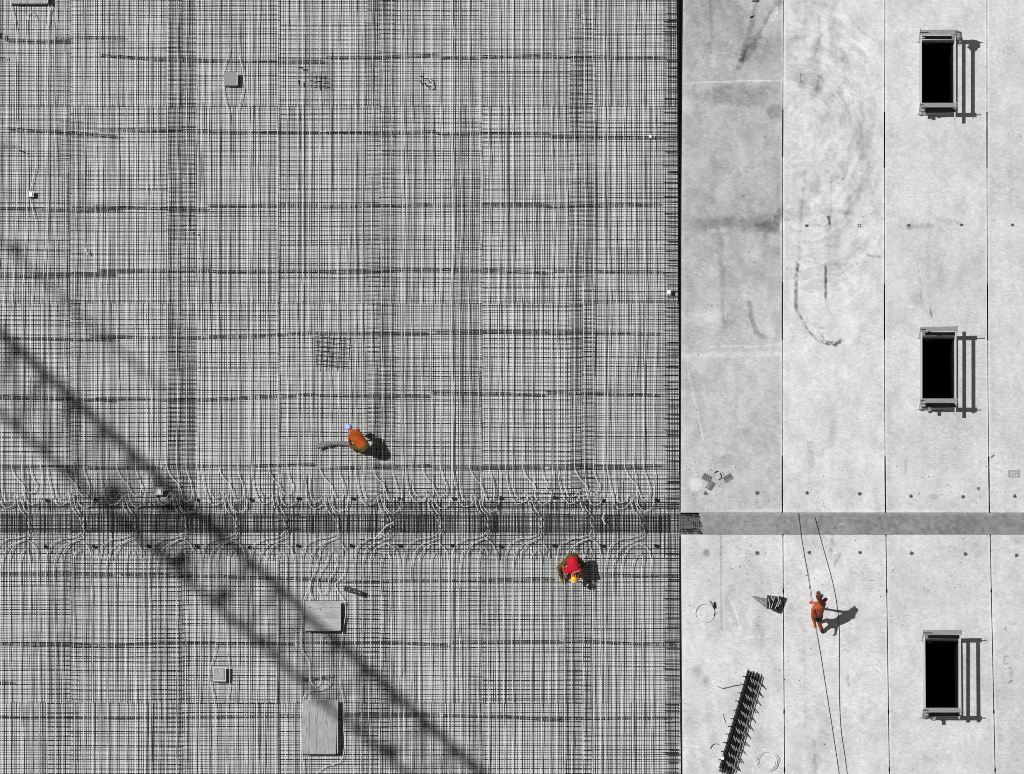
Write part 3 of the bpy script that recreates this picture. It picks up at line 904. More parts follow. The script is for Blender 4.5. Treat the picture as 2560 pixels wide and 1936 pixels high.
for i, (x, y) in enumerate([(1764, 565), (1893, 565), (2017, 565), (2148, 564), (2272, 564), (2404, 563), (2531, 563)]):
    mb = MB(); c = G(x, y, SZ)
    s = 1.6 if i < 2 else 4.2
    t = MB().box((c.x, c.y, SZ + .001), (s * 2 * PX, s * 1.7 * PX, .012)).build('fixing_plate', M['plate'])
    disc(mb, c + Vector((0, 0, .007)), (.9 if i < 2 else 1.8) * PX, .012, 8); mb.build('stud', M['anchor'] if i != 3 else M['white'], t)
    tag(t, 'small square fixing plate in the upper slab row, %s' % ('leftmost' if i == 0 else 'rightmost' if i == 6 else ORD[i] + ' from the left'), 'fixing plate', 'row of fixing plates across the upper slab')

# ------------------------------------------------------------------ guard rails round the three openings
def plank(t, name, a, b, w, th, m, flat=True):
    """board from a to b (Vectors); flat boards lie on their wide face, others stand on edge"""
    d = (b - a); L = d.length; d.normalize()
    side = Vector((-d.y, d.x, 0)).normalized(); up = d.cross(side) * -1
    if up.z < 0: up = -up
    rot = Matrix((d, side, d.cross(side))).transposed()
    sz = (L, w, th) if flat else (L, th, w)
    return MB().box((a + b) / 2, sz, rot).build(name, m, t)

def guard(L, Rr, T, B, label, var):
    base = G((L + Rr) / 2, (T + B) / 2, SZ)
    t = thing('guard_rail', label, 'guard rail', base, 'timber guard rails round the shaft openings')
    rs = random.Random(var)
    dL, dR, dT, dB = L - 1, Rr + 1, T - 1, B + 1
    def P(x, y, h): 
        p = G(x, y, SZ); return Vector((p.x, p.y, SZ + h))
    # posts with clamps
    for (x, y, lx) in ((dL - 1.5, T + 1, -1), (dR + 1.5, T + 1, 1), (dL - 1.5, B - 1, -1), (dR + 1.5, B - 1, 1)):
        hgt = (1.36 if y < (T + B) / 2 else 1.2) + rs.uniform(-.08, .12)
        p = MB().tube([P(x, y, -.02), P(x, y + rs.uniform(-1, 1), hgt)], 1.3 * PX, 6).build('post', M['steel'], t)
        MB().box(P(x - lx * 1.5, y, .03), (7 * PX, 3 * PX, .06)).build('clamp', M['steel'], p)
        MB().tube([P(x + lx * 1, y, .05), P(x + lx * 8, y + .6, .05)], .7 * PX, 4).build('clamp_screw', M['steel'], p)
        MB().tube([P(x - lx * 1, y + 3, .98), P(x - lx * 4, y + 9, .93)], .8 * PX, 4).build('rail_hook', M['steel'], p)
        MB().tube([P(x - lx * 1, y + 3, .50), P(x - lx * 3, y + 8, .46)], .8 * PX, 4).build('rail_hook', M['steel'], p)
    # long side rails on edge
    v = var
    for (x, s) in ((dL + 2, 0), (dR - 1, 1)):
        e = [(rs.uniform(-16, 8), rs.uniform(-6, 18)) for _ in range(3)]
        sl = (1.5 if v == 2 else 0)
        plank(t, 'top_rail', P(x, T - 2 + e[0][0] * .4, .93), P(x + sl, B + 4 + e[0][1] * .3, .93), .14, .036, M['wood_pale'], False)
        plank(t, 'mid_rail', P(x + .5 - sl, T - 6 + e[1][0], .47), P(x + .5 - sl, B + 3 + e[1][1], .47), .13, .036, M['wood_pale'], False)
        plank(t, 'toe_board', P(x + .6, T, .075), P(x + .6 + sl * 1.5, B + 2, .075), .15, .03, M['wood_pale'], False)
    # cross rails lying flat
    for (y, s) in ((dT + 1, 0), (dB - 2, 1)):
        x0, x1 = dL - 1, dR + 3
        tl = rs.uniform(-1.0, 1.6) if s == 0 else 0
        plank(t, 'cross_rail', P(x0, y - tl, 1.02), P(x1, y + tl, 1.02), .145, .03, M['wood_grey'])
        plank(t, 'cross_mid_rail', P(x0 + 2, y + 1.0, .52), P(x1 - 2, y + 1.0, .52), .11, .03, M['wood_mid'])
        plank(t, 'block', P(x0 + 2, y + 1.5, .60), P(x0 + 14, y + 1.5, .60), .10, .09, M['wood'])
        plank(t, 'cross_toe_board', P(x0 + 2, y + .5, .075), P(x1 - 2, y + .5, .075), .14, .03, M['wood_grey'], False)
        MB().tube([P(x0 + 6, y + (3 if s == 0 else 3), .32), P(x1 - 3, y + 2.6, .34)], 1.1 * PX, 6).build('cross_tube', M['steel'], t)
    # stick jutting out below
    xs = L + (35 if v == 0 else 48 if v == 1 else 52)
    plank(t, 'stub_batten', P(xs - 26, B - 3, .5), P(xs - 26, B + 12 + 2 * v, .52), .10, .03, M['wood_grey'])
    if v == 1:
        plank(t, 'stub_batten', P(xs - 26, T - 13, .5), P(xs - 26, T - 2, .52), .10, .03, M['wood_grey'])
    return t

g1 = guard(2299, 2385, 106, 289, 'timber guard rail round the top shaft opening, with dark cloth hung on its corner', 0)
g2 = guard(2300, 2386, 846, 1026, 'timber guard rail round the middle shaft opening', 1)
g3 = guard(2307, 2397, 1602, 1797, 'timber guard rail round the bottom shaft opening', 2)

# ------------------------------------------------------------------ soft shapes (cloth, bundles, bodies) by fusing many rounded blobs
def fuse(name, blobs, m, voxel=.008, parent=None, smooth_it=4):
    bm = bmesh.new()
    ico = bmesh.new(); bmesh.ops.create_icosphere(ico, subdivisions=2, radius=1)
    base_v = [v.co.copy() for v in ico.verts]; base_f = [[v.index for v in f.verts] for f in ico.faces]; ico.free()
    V = []; F = []
    for (c, r, rot) in blobs:
        b = len(V)
        for co in base_v:
            p = Vector((co.x * r[0], co.y * r[1], co.z * r[2]))
            if rot is not None: p = rot @ p
            V.append(c + p)
        F += [tuple(b + i for i in f) for f in base_f]
    me = bpy.data.meshes.new(name + '_raw'); me.from_pydata(V, [], F); me.update()
    o = bpy.data.objects.new(name, me); C.objects.link(o)
    md = o.modifiers.new('r', 'REMESH'); md.mode = 'VOXEL'; md.voxel_size = voxel
    s = o.modifiers.new('s', 'SMOOTH'); s.iterations = smooth_it; s.factor = .6
    dg = bpy.context.evaluated_depsgraph_get(); dg.update()
    ev = bpy.data.meshes.new_from_object(o.evaluated_get(dg))
    o.modifiers.clear(); o.data = ev; ev.name = name
    bpy.data.meshes.remove(me)
    ev.materials.clear(); ev.materials.append(m); ev.shade_smooth()
    if parent is not None:
        o.parent = parent
        if parent.location.length > 0: o.matrix_parent_inverse = Matrix.Translation(-parent.location)
    return o

def limb(p0, p1, r0, r1, flat=1.0, step=None):
    d = (p1 - p0).length; n = max(2, int(d / (step or max(.35 * min(r0, r1), .006))) + 1)
    n = min(n, 26)
    return [(p0.lerp(p1, i / (n - 1)), (r0 + (r1 - r0) * i / (n - 1),) * 3, None) for i in range(n)]

def chain(pts):
    out = []
    for (a, ra), (b, rb) in zip(pts[:-1], pts[1:]): out += limb(a, b, ra, rb)
    return out

def oriented(ax, side):
    x = ax.normalized(); z = x.cross(side).normalized(); y = z.cross(x)
    return Matrix((x, y, z)).transposed()

def torso(p0, p1, w0, w1, th, side, n=9):
    """flattened trunk from p0 to p1; side = direction across the body"""
    out = []; rot = oriented(p1 - p0, side)
    for i in range(n):
        t = i / (n - 1); w = w0 + (w1 - w0) * t
        out.append((p0.lerp(p1, t), (.08, w, th * (1 - .12 * abs(t - .6))), rot))
    return out

def hand(w, e, curl=(0, 0, -1), s=1.0):
    """palm, four fingers and a thumb, going on from wrist w in the direction away from elbow e"""
    d = (w - e).normalized(); c = Vector(curl).normalized()
    side = d.cross(c)
    if side.length < .1: side = d.cross(Vector((1, 0, 0)))
    side.normalize(); c = side.cross(d).normalized() * (1 if side.cross(d).dot(c) > 0 else -1)
    rot = Matrix((d, side, d.cross(side))).transposed()
    out = [(w + d * (.045 * s), (.048 * s, .041 * s, .016 * s), rot)] + limb(w - d * .03, w + d * .02, .027 * s, .024 * s)
    for k, L in enumerate((.068, .078, .072, .056)):
        r0 = w + d * (.085 * s) + side * ((-.030 + .020 * k) * s)
        a = r0 + (d * .8 + c * .5).normalized() * (L * .5 * s)
        b = a + (d * .3 + c * .95).normalized() * (L * .5 * s)
        out += limb(r0, a, .0092 * s, .0085 * s, step=.006) + limb(a, b, .0085 * s, .0075 * s, step=.006)
    t0 = w + d * (.03 * s) - side * (.036 * s)
    t1 = t0 + (d * .6 - side * .8).normalized() * (.035 * s); t2 = t1 + (d * .8 + c * .5).normalized() * (.03 * s)
    out += limb(t0, t1, .012 * s, .0105 * s, step=.006) + limb(t1, t2, .010 * s, .0085 * s, step=.006)
    return out

def head_blobs(c, face, up, s=1.0):
    """skull, jaw, nose, brow, ears and neck stub; face = direction looked in, up = crown direction"""
    f = face.normalized(); u = (up - f * up.dot(f)).normalized(); r = f.cross(u)
    rot = Matrix((f, r, u)).transposed()
    o = [(c + u * .02, (.098 * s, .077 * s, .100 * s), rot), (c + f * .030 - u * .055, (.062 * s, .054 * s, .062 * s), rot),
         (c + f * .100 - u * .012, (.016 * s, .013 * s, .026 * s), rot), (c + f * .078 + u * .03, (.022 * s, .052 * s, .014 * s), rot),
         (c + f * .082 - u * .062, (.016 * s, .026 * s, .010 * s), rot), (c + f * .070 - u * .095, (.022 * s, .026 * s, .018 * s), rot)]
    for k in (-1, 1):
        o.append((c + r * (k * .078) - f * .005 - u * .01, (.018, .010, .030), rot))
    return o

def face_parts(c, face, up, parent):
    f = face.normalized(); u = (up - f * up.dot(f)).normalized(); r = f.cross(u)
    rot = Matrix((f, r, u)).transposed()
    for k in (-1, 1):
        fuse('eye', [(c + f * .086 + r * (k * .031) + u * .008, (.010, .014, .008), rot)], M['white'], .003, parent, 0)
    fuse('mouth', [(c + f * .094 - u * .058, (.006, .024, .005), rot)], mat('lips', (.35, .06, .04), .6), .003, parent, 0)

def foot(an, toe_dir, s=1.0, r=.05):
    d = Vector((toe_dir[0], toe_dir[1], 0)).normalized()
    rot = Matrix((d, Vector((-d.y, d.x, 0)), Vector((0, 0, 1)))).transposed()
    z = an.z
    return [(Vector((an.x, an.y, z - .02)) - d * .02, (.065, .045, .055), rot), (Vector((an.x, an.y, z - .045)) + d * .07, (.095, .047, .038), rot),
            (Vector((an.x, an.y, z - .05)) + d * .14, (.055, .045, .030), rot)] + limb(an + Vector((0, 0, .09)), an, r, r)

# dark cloth hanging over the corner of the top guard rail
rs = random.Random(3)
bl = []
for k in range(26):
    px = 2388 + rs.uniform(-5, 9) + k * .25; py = 82 + k * 1.0 + rs.uniform(-4, 4)
    bl.append((G(px, py, SZ + 1.0 - .012 * k), (rs.uniform(.05, .11), rs.uniform(.05, .10), rs.uniform(.03, .09)), None))
for k in range(7):
    bl.append((G(2399 + k * .9, 92 + k * 2.2, SZ + .98 - k * .06), (.07, .07, .06), None))
o = fuse('hanging_jacket', bl, M['film_grey'], .015, None, 1)
tag(o, 'dark crumpled jacket hung over a corner of the top guard rail', 'jacket')

# ------------------------------------------------------------------ people
def J(px, py, h, z0): return G(px, py, z0 + h)

def finish(t, label): return t

# -- worker in an orange shirt, bent double over the bars
Z0 = .12
p = lambda x, y, h: J(x, y, h, Z0)
pel, mid, chest, neck, hd = p(909, 1117, .90), p(897, 1100, .99), p(886, 1086, 1.02), p(879, 1078, .99), p(872, 1070, .93)
ax = (neck - pel).normalized(); side = Vector((-ax.y, ax.x, 0)).normalized()
shL, shR = chest + side * .16 + ax * .03, chest - side * .16 + ax * .03
elL, elR = p(875, 1106, .70), p(897, 1080, .68)
if (shL - elL).length > (shR - elL).length: elL, elR = elR, elL
haL, haR = elL + Vector((.02, -.02, -.25)), elR + Vector((-.06, -.06, -.24))
if True:
    hipA, hipB = pel + side * .09, pel - side * .09
    kneeA, kneeB = p(883, 1116, .50), p(905, 1114, .47)
    ankA, ankB = p(892, 1126, .09), p(905, 1131, .09)
    if (hipA - kneeA).length > (hipB - kneeA).length: hipA, hipB = hipB, hipA
face = (ax * .35 + Vector((0, 0, -1))).normalized()
body = []
body += torso(pel, chest, .15, .17, .10, side) + limb(chest, neck, .085, .055) + limb(neck, hd, .055, .055) + head_blobs(hd, face, ax)
for s_, e_, h_ in ((shL, elL, haL), (shR, elR, haR)):
    body += chain([(s_, .052), (e_, .040), (h_, .027)]) + hand(h_, e_, ax)
for h_, k_, a_ in ((hipA, kneeA, ankA), (hipB, kneeB, ankB)): body += chain([(h_, .085), (k_, .055), (a_, .040)])
P1 = thing('person', 'worker in an orange shirt and pale blue cap bending over the rebar', 'person', (pel.x, pel.y, Z0 - .02))
fuse('body', body, M['skin'], .0075, P1)
bl = torso(pel + ax * .02, chest + ax * .03, .185, .225, .135, side, 12)
for s_, e_ in ((shL, elL), (shR, elR)): bl += limb(chest.lerp(s_, .6), s_, .085, .072) + limb(s_, s_.lerp(e_, .62), .070, .055)
bl += limb(chest + ax * .02, neck - ax * .03, .10, .07)
fuse('shirt', bl, M['shirt_orange'], .010, P1, 3)
bl = torso(pel - ax * .09, pel + ax * .03, .165, .175, .125, side, 5)
for h_, k_, a_ in ((hipA, kneeA, ankA), (hipB, kneeB, ankB)): bl += chain([(h_, .105), (k_, .086), (a_ + Vector((0, 0, .03)), .072)])
fuse('trousers', bl, M['trousers'], .010, P1, 2)
for a_ in (ankA, ankB): fuse('boot', foot(a_, (-.6, 1), .9, r=.042), M['boot_orange'], .008, P1, 2)
cu = ax; bl = [(hd + cu * .045 - face * .01, (.125, .118, .085), oriented(face, side)), (hd + cu * .03 - face * .05, (.10, .11, .095), oriented(face, side)), (hd + cu * .045 + face * .10, (.07, .07, .014), oriented(face, side))]
for k in range(5): bl.append((hd + cu * .05 - face * (.08 - .02 * k) + side * (.02 * (k - 2)), (.05, .04, .03), None))
fuse('cap', bl, M['cap'], .008, P1, 1)
face_parts(hd, face, ax, P1)

# -- worker in a red shirt and yellow helmet, crouched
p = lambda x, y, h: J(x, y, h, Z0)
pel, chest, neck, hd = p(1432, 1396, .80), p(1433, 1426, .86), p(1434, 1437, .82), p(1435, 1448, .74)
ax = (neck - pel).normalized(); side = Vector((-ax.y, ax.x, 0)).normalized()
shL = p(1416, 1429, .82); shR = p(1450, 1426, .82)
elL, elR = p(1406, 1414, .62), p(1456, 1434, .56)
haL, haR = p(1415, 1440, .40), p(1443, 1450, .34)
hipA, kneeA, ankA = p(1424, 1396, .76), p(1399, 1419, .52), p(1404, 1443, .10)
hipB, kneeB, ankB = p(1440, 1396, .76), p(1457, 1410, .50), p(1451, 1427, .10)
face = (ax * .3 + Vector((0, 0, -1))).normalized()
body = torso(pel, chest, .15, .17, .10, side) + limb(chest, neck, .085, .055) + limb(neck, hd, .055, .055) + head_blobs(hd, face, ax)
for s_, e_, h_ in ((shL, elL, haL), (shR, elR, haR)): body += limb(chest, s_, .08, .06) + chain([(s_, .052), (e_, .042), (h_, .027)]) + hand(h_, e_, (0, -.3, -1))
for h_, k_, a_ in ((hipA, kneeA, ankA), (hipB, kneeB, ankB)): body += chain([(h_, .085), (k_, .055), (a_, .040)])
P2 = thing('person', 'worker in a red shirt and yellow helmet crouching on the rebar', 'person', (pel.x, pel.y, Z0 - .02))
fuse('body', body, M['skin'], .0075, P2)
bl = torso(pel + ax * -.02, chest + ax * .02, .165, .225, .125, side, 12)
for s_, e_ in ((shL, elL), (shR, elR)): bl += limb(chest, s_, .10, .072) + limb(s_, s_.lerp(e_, .38), .068, .060)
bl += limb(chest + ax * .02, neck - ax * .03, .10, .07)
shirt2 = fuse('shirt', bl, M['shirt_red'], .010, P2, 3)
bl = torso(pel - ax * .10, pel + ax * .00, .17, .175, .125, side, 5)
for h_, k_, a_ in ((hipA, kneeA, ankA), (hipB, kneeB, ankB)): bl += chain([(h_, .108), (k_, .082), (a_ + Vector((0, 0, .06)), .068)])
fuse('trousers', bl, M['trousers'], .010, P2, 2)
for a_ in (ankA, ankB): fuse('boot', foot(a_, (-.05, -1), r=.048), M['boot_tan'], .008, P2, 2)
rot = oriented(face, side)
bl = [(hd + ax * .035 - face * .02, (.125, .118, .105), rot), (hd + ax * .03 + face * .09, (.06, .08, .018), rot), (hd + ax * .02 - face * .02, (.140, .132, .020), Matrix.Rotation(0, 3, 'X') @ oriented(side, ax.cross(side)))]
hm = fuse('helmet', bl[:2], M['helmet'], .008, P2, 2)
MB().tube([hd + ax * .145 - face * .02 + side * (.10 * math.cos(a)) + (-face) * 0 + ax * (-.05 * abs(math.cos(a))) + Vector((0, 0, .07 * math.sin(a))) for a in np.linspace(0, math.pi, 9)], .008, 5).build('helmet_rib', M['white'], P2)
# worn white writing across the shoulders of the shirt
mb = MB(); rs = random.Random(8)
dg = bpy.context.evaluated_depsgraph_get()
def on_shirt(px, py):
    o_ = Vector(_cam.tolist()); tgt = G(px, py, Z0 + .9); d = (tgt - o_).normalized()
    inv = shirt2.matrix_world.inverted()
    ok, loc, nrm, _ = shirt2.ray_cast(inv @ o_, inv.to_3x3() @ d)
    return (shirt2.matrix_world @ loc) if ok else tgt
bpy.context.view_layer.update()
x = 1430.0
while x < 1448:
    yb = 1434.5 - (x - 1430) * .36
    h = rs.uniform(1.2, 2.6); w = rs.uniform(.4, 1.6)
    a = on_shirt(x, yb); b = on_shirt(x + w * .5, yb - h); c_ = on_shirt(x + w, yb)
    up = Vector((0, 0, .004))
    mb.tube([a + up, b + up, c_ + up], .0055, 4)
    x += w + .6
mb.build('shirt_lettering', M['white'], P2)
face_parts(hd, face, ax, P2)

# -- bare-backed worker on the slab
Z0 = SZ
p = lambda x, y, h: J(x, y, h, Z0)
pel, mid, chest, neck, hd = p(2045, 1540, .88), p(2047, 1529, 1.10), p(2049, 1515, 1.36), p(2050, 1504, 1.56), p(2047, 1493, 1.72)
ax = (neck - pel).normalized()
shL, shR = p(2033, 1524, 1.42), p(2064, 1499, 1.47)
side = (shL - shR).normalized()
elL, haL = p(2031, 1543, 1.22), p(2037, 1561, 1.06)
elR, haR = p(2056, 1508, 1.12), p(2030, 1507, .86)
hipA, kneeA, ankA = p(2047, 1542, .82), p(2048, 1558, .50), p(2054, 1577, .10)
hipB, kneeB, ankB = p(2042, 1541, .82), p(2043, 1541, .50), p(2048, 1553, .10)
face = (Vector((-.15, 1, -.25))).normalized()
body = torso(pel, mid, .17, .165, .14, side, 6) + torso(mid, chest + ax * .04, .18, .225, .165, side, 8) + limb(chest, neck, .085, .056) + limb(neck, hd, .055, .055) + head_blobs(hd, face, Vector((0, .2, 1)))
for s_, e_, h_ in ((shL, elL, haL), (shR, elR, haR)): body += limb(chest + ax * .05, s_, .075, .062) + chain([(s_, .066), (e_, .050), (h_, .034)]) + hand(h_, e_, (0, 0, -1), 1.1)
for h_, k_, a_ in ((hipA, kneeA, ankA), (hipB, kneeB, ankB)): body += chain([(h_, .105), (k_, .070), (k_.lerp(a_, .35), .066), (a_, .044)])
P3 = thing('person', 'bare backed worker in dark shorts pulling a black cord over the slab', 'person', (pel.x, pel.y, Z0))
fuse('body', body, M['skin'], .0075, P3)
bl = torso(pel - ax * .10, pel + ax * .04, .185, .178, .152, side, 6)
for h_, k_ in ((hipA, kneeA), (hipB, kneeB)): bl += limb(h_, h_.lerp(k_, .45), .125, .10)
fuse('shorts', bl, M['shorts'], .010, P3, 2)
for a_ in (ankA, ankB): fuse('boot', foot(a_, (-.25, 1), r=.046), M['boot'], .008, P3, 2)
bl = [(hd + Vector((0, 0, .05)) - face * .02, (.098, .090, .095), None), (hd - face * .07 + Vector((.01, 0, -.02)), (.08, .08, .09), None)]
bl += limb(hd - face * .08, neck + Vector((.06, -.10, .03)), .07, .055)
rs = random.Random(4)
for k in range(12):
    a = rs.uniform(0, 6.28)
    bl += limb(hd + Vector((0, 0, .08)), hd + Vector((-.02 + .09 * math.cos(a), .06 + .10 * math.sin(a), .10 + rs.uniform(0, .05))), .035, .012)
fuse('hair', bl, M['hair'], .008, P3, 1)
fuse('cap_peak', [(p(2055.5, 1489, 1.76), (.045, .055, .05), None), (p(2054, 1492, 1.76), (.04, .05, .04), None)], M['blue'], .008, P3, 1)
face_parts(hd, face, Vector((0, .2, 1)), P3)

# cords held by him
def cord(pts, label, r=.6):
    P = catmull([(a, b) for a, b, _ in pts], 12)
    hs = np.interp([q[1] for q in P], [q[1] for q in pts], [q[2] for q in pts])
    mb = MB().tube([G(a[0], a[1], SZ + .02 + h) for a, h in zip(P, hs)], r * PX, 5)
    return tag(mb.build('cord', M['cord'], smooth=True), label, 'cord', 'black cords stretched over the slab')
cord([(1996, 1282, 0), (2003, 1340, 0), (2013, 1400, 0), (2022, 1452, .02), (2028, 1500, .04), (2034, 1540, .04), (2040, 1575, .02), (2052, 1640, 0), (2066, 1730, 0), (2082, 1830, 0), (2100, 1950, 0)],
     'thin black cord passing through the bare backed worker\'s hands')
cord([(2037, 1294, 0), (2055, 1360, 0), (2081, 1455, 0), (2093, 1520, 0), (2098, 1575, 0), (2098, 1640, 0), (2098, 1730, 0), (2102, 1820, 0), (2112, 1890, 0), (2121, 1960, 0)],
     'thin black cord on the slab to the right of the bare backed worker')

# ------------------------------------------------------------------ loose things
# curled grey sheet beside the orange worker
mb = MB(); rs = random.Random(11)
cl = [(790, 1116), (800, 1114.5), (812, 1112), (824, 1109.5), (838, 1108), (852, 1108.5), (866, 1110), (874, 1111)]
P = catmull(cl, 2.2); n = len(P); W = 7
for i, a in enumerate(P):
    t = i / (n - 1); hw = 5.4 * (1 - .35 * t)
    for k in range(W):
        u = k / (W - 1) * 2 - 1
        mb.v.append(tuple(G(a[0] + rs.uniform(-.5, .5), a[1] + u * hw + rs.uniform(-.6, .6), .22 + .045 * (1 - u * u) + rs.uniform(-.016, .016))))
for i in range(n - 1):
    for k in range(W - 1):
        a = i * W + k; mb.f.append((a, a + W, a + W + 1, a + 1))
o = mb.build('folded_sheet', M['film_grey']); sol = o.modifiers.new('s', 'SOLIDIFY'); sol.thickness = .02
tag(o, 'narrow grey crumpled sheet lying beside the worker in orange', 'sheet')

# black plank on the bars
d0, d1 = G(861, 1470, .25), G(905, 1485, .25)
t = thing('black_plank', 'short black plank lying aslant near the large square cover box', 'plank', d0)
plank(t, 'board', d0, d1, .155, .05, M['wood_dark'])
for f_ in (.3, .56, .86):
    q = d0.lerp(d1, f_); MB().box((q.x, q.y, .279), (.03, .03, .008)).build('fixing', M['steel'], t)

# wire coils
def coil(cx, cy, r, loops, label, m, off=3.0, rr=.9):
    mb = MB(); pts = []
    n = 40 * loops
    grow = 5.0 if loops > 1 else 0.0
    for i in range(n + 1):
        a = 2 * math.pi * i / 40
        q = i / n
        pts.append(G(cx + off * q * math.cos(.4 + q) + (r - grow + 2 * grow * q + 1.2 * math.sin(3 * a) * .4) * math.cos(a), cy + off * q * .3 + ((r - grow * .5 + grow * q) * .98) * math.sin(a), SZ + .012 + .02 * q))
    mb.tube(pts, rr * PX, 5)
    return tag(mb.build('pipe_coil', m, smooth=True), label, 'coil', 'pipe coils on the slab')
coil(1762, 1533, 24, 1, 'single white pipe ring with a dark clip on the lower slab', M['pipe'], 1.0, 1.3)
c = MB().tube([G(1786, 1506, SZ + .04), G(1787.5, 1521, SZ + .04)], 2.4 * PX, 6).build('pipe_clip', M['bar3'])
tag(c, 'dark clip at the edge of the single white pipe ring', 'clip')
tag(MB().tube([G(1775, 1503, SZ + .02), G(1783, 1514, SZ + .03), G(1786, 1530, SZ + .03), G(1785.5, 1541, SZ + .03)], .9 * PX, 5).build('wire_tail', M['bar']), 'thin dark wire end touching the single pipe ring', 'wire')
coil(1918, 1903, 25, 3, 'white pipe coil of several turns at the bottom beside the joint', M['pipe'], 4.0, 1.15)

# slotted shim plates
def comb(cx, cy, ang, label):
    t = Matrix.Rotation(ang, 3, 'Z'); c = G(cx, cy, SZ + .012)
    mb = MB(); w, h = 22 * PX, 16 * PX
    mb.box(c + t @ Vector((0, h * .26, 0)), (w, h * .5, .018), t)
    for k in range(5):
        mb.box(c + t @ Vector((-w / 2 + w * (.06 + .22 * k), -h * .24, 0)), (w * .12, h * .5, .018), t)
    return tag(mb.build('slotted_plate', M['plate']), label, 'slotted plate', 'slotted shim plates above the beam')
comb(1767, 1195, R(-28), 'grey slotted plate, upper left of the cluster, slots facing down')
comb(1776, 1214, R(-52) + math.pi * -.0 - R(70), 'grey slotted plate just below and touching its neighbour')
comb(1820, 1196, R(32), 'grey slotted plate alone at the right of the cluster')
mb = MB(); rs = random.Random(2)
for k in range(3):
    x0 = 1785 + k * 4
    mb.tube([G(x0, 1184 - k * 2, SZ + .01), G(x0 + 4 + rs.uniform(-3, 3), 1178, SZ + .02)], .9 * PX, 4)
tag(mb.build('wire_offcuts', M['bar3']), 'few short black wire offcuts among the slotted plates', 'offcuts')
tag(MB().tube(catmull([0, 0]) if False else [G(1800, 1183, SZ + .02), G(1803.5, 1190, SZ + .02), G(1802, 1197, SZ + .02), G(1797, 1200, SZ + .02)], 1.0 * PX, 5).build('bent_wire', M['bar3']),
    'curved black wire between the slotted plates', 'wire')

# bundle wrapped in dark film
t = thing('wrapped_bundle', 'black film wrapped bundle with a pale crumpled tail beside the slab joint', 'bundle', G(1930, 1512, SZ))
mb = MB(); rs = random.Random(21)
cols, rows_ = 18, 12
for i in range(cols):
    u = i / (cols - 1)
    xt, yt = 1918 + 42 * u, 1489 + 4 * u; xb_, yb_ = 1914 + 32 * u, 1518 + 16 * u
    for k in range(rows_):
        v = k / (rows_ - 1)
        edge = min(u, 1 - u, v, 1 - v)
        mb.v.append(tuple(G(xt + (xb_ - xt) * v + rs.uniform(-1, 1), yt + (yb_ - yt) * v + rs.uniform(-1.2, 1.2), SZ + .02 + (.10 + rs.uniform(-.03, .05)) * min(1, edge * 5))))
for i in range(cols - 1):
    for k in range(rows_ - 1):
        a = i * rows_ + k; mb.f.append((a, a + 1, a + rows_ + 1, a + rows_))
mb.build('wrapped_body', M['film'], t)
mb = MB()
for i in range(14):
    u = i / 13
    for k in range(6):
        v = k / 5 - .5
        mb.v.append(tuple(G(1882 + 36 * u + rs.uniform(-1, 1), 1492 + 18 * u + v * (5 + 20 * u) + rs.uniform(-1, 1), SZ + .02 + .07 * (1 - 4 * v * v) * (.3 + u) + rs.uniform(0, .02))))
for i in range(13):
    for k in range(5):
        a = i * 6 + k; mb.f.append((a, a + 1, a + 7, a + 6))
mb.build('film_tail', M['film_grey'], t)
mb = MB()
for q in ([(1928, 1492), (1934, 1504), (1928, 1520)], [(1944, 1488), (1947, 1500), (1938, 1522)], [(1920, 1497), (1925, 1510), (1923, 1522)], [(1936, 1494), (1932, 1510)], [(1952, 1500), (1944, 1518)]):
    mb.tube([G(a, b, SZ + .165) for a, b in q], .9 * PX, 4)
mb.build('pale_strap', M['pipe'], t)
plank(t, 'end_board', G(1960, 1494, SZ + .1), G(1946, 1532, SZ + .1), .05, .08, M['bar3'])

# bundle of lattice rails with slanted prongs
A = Vector((1883, 1685)); B = Vector((1812, 1928))
dv = (B - A); Lp = dv.length; dv.normalize(); nv = Vector((dv.y, -dv.x))      # nv points to the right
if nv.x < 0: nv = -nv
t = thing('lattice_bundle', 'dark stacked bundle of spiky lattice rails lying aslant on the slab', 'rail bundle', G(1848, 1806, SZ))
rs = random.Random(31)
for k in range(5):
    off = -13 + 7.0 * k
    mb = MB()
    for q, zz in ((-2.4, .05), (2.4, .05), (-2.2, .20), (2.2, .20), (0, .12)):
        a0 = rs.uniform(-7, 5); a1 = rs.uniform(-5, 9)
        s0 = A + dv * a0 + nv * (off + q); s1 = A + dv * (Lp + a1) + nv * (off + q)
        mb.tube([G(s0.x, s0.y, SZ + zz), G(s1.x, s1.y, SZ + zz + .01)], 1.25 * PX, 4)
    rail = mb.build('rail', M['bar3'], t)
    for r_ in range(11):
        s = A + dv * (12 + r_ * (Lp - 16) / 11 + k * 1.5 - 2) + nv * (off + 2)
        e = s + Vector((6.5, 13.5)) * rs.uniform(.8, 1.15) + Vector((rs.uniform(-1.5, 1.5), rs.uniform(-1, 1)))
        if k == 0: e = s + Vector((-13, rs.uniform(-2, 3)))
        MB().tube([G(s.x, s.y, SZ + .20), G(e.x, e.y, SZ + (.27 if k else .12))], 1.3 * PX, 5).build('prong', M['wood_grey'] if k else M['bar'], rail)
MB().quad_prism([G((A + dv * (Lp - 6) - nv * 14).x, (A + dv * (Lp - 6) - nv * 14).y, SZ + .03), G((A + dv * (Lp - 6) + nv * 15).x, (A + dv * (Lp - 6) + nv * 15).y, SZ + .03),
                 G((A + dv * 8 + nv * 15).x, (A + dv * 8 + nv * 15).y, SZ + .03), G((A + dv * 8 - nv * 14).x, (A + dv * 8 - nv * 14).y, SZ + .03)], SZ + .005).build('base_sheet', M['wood_dark'], t)
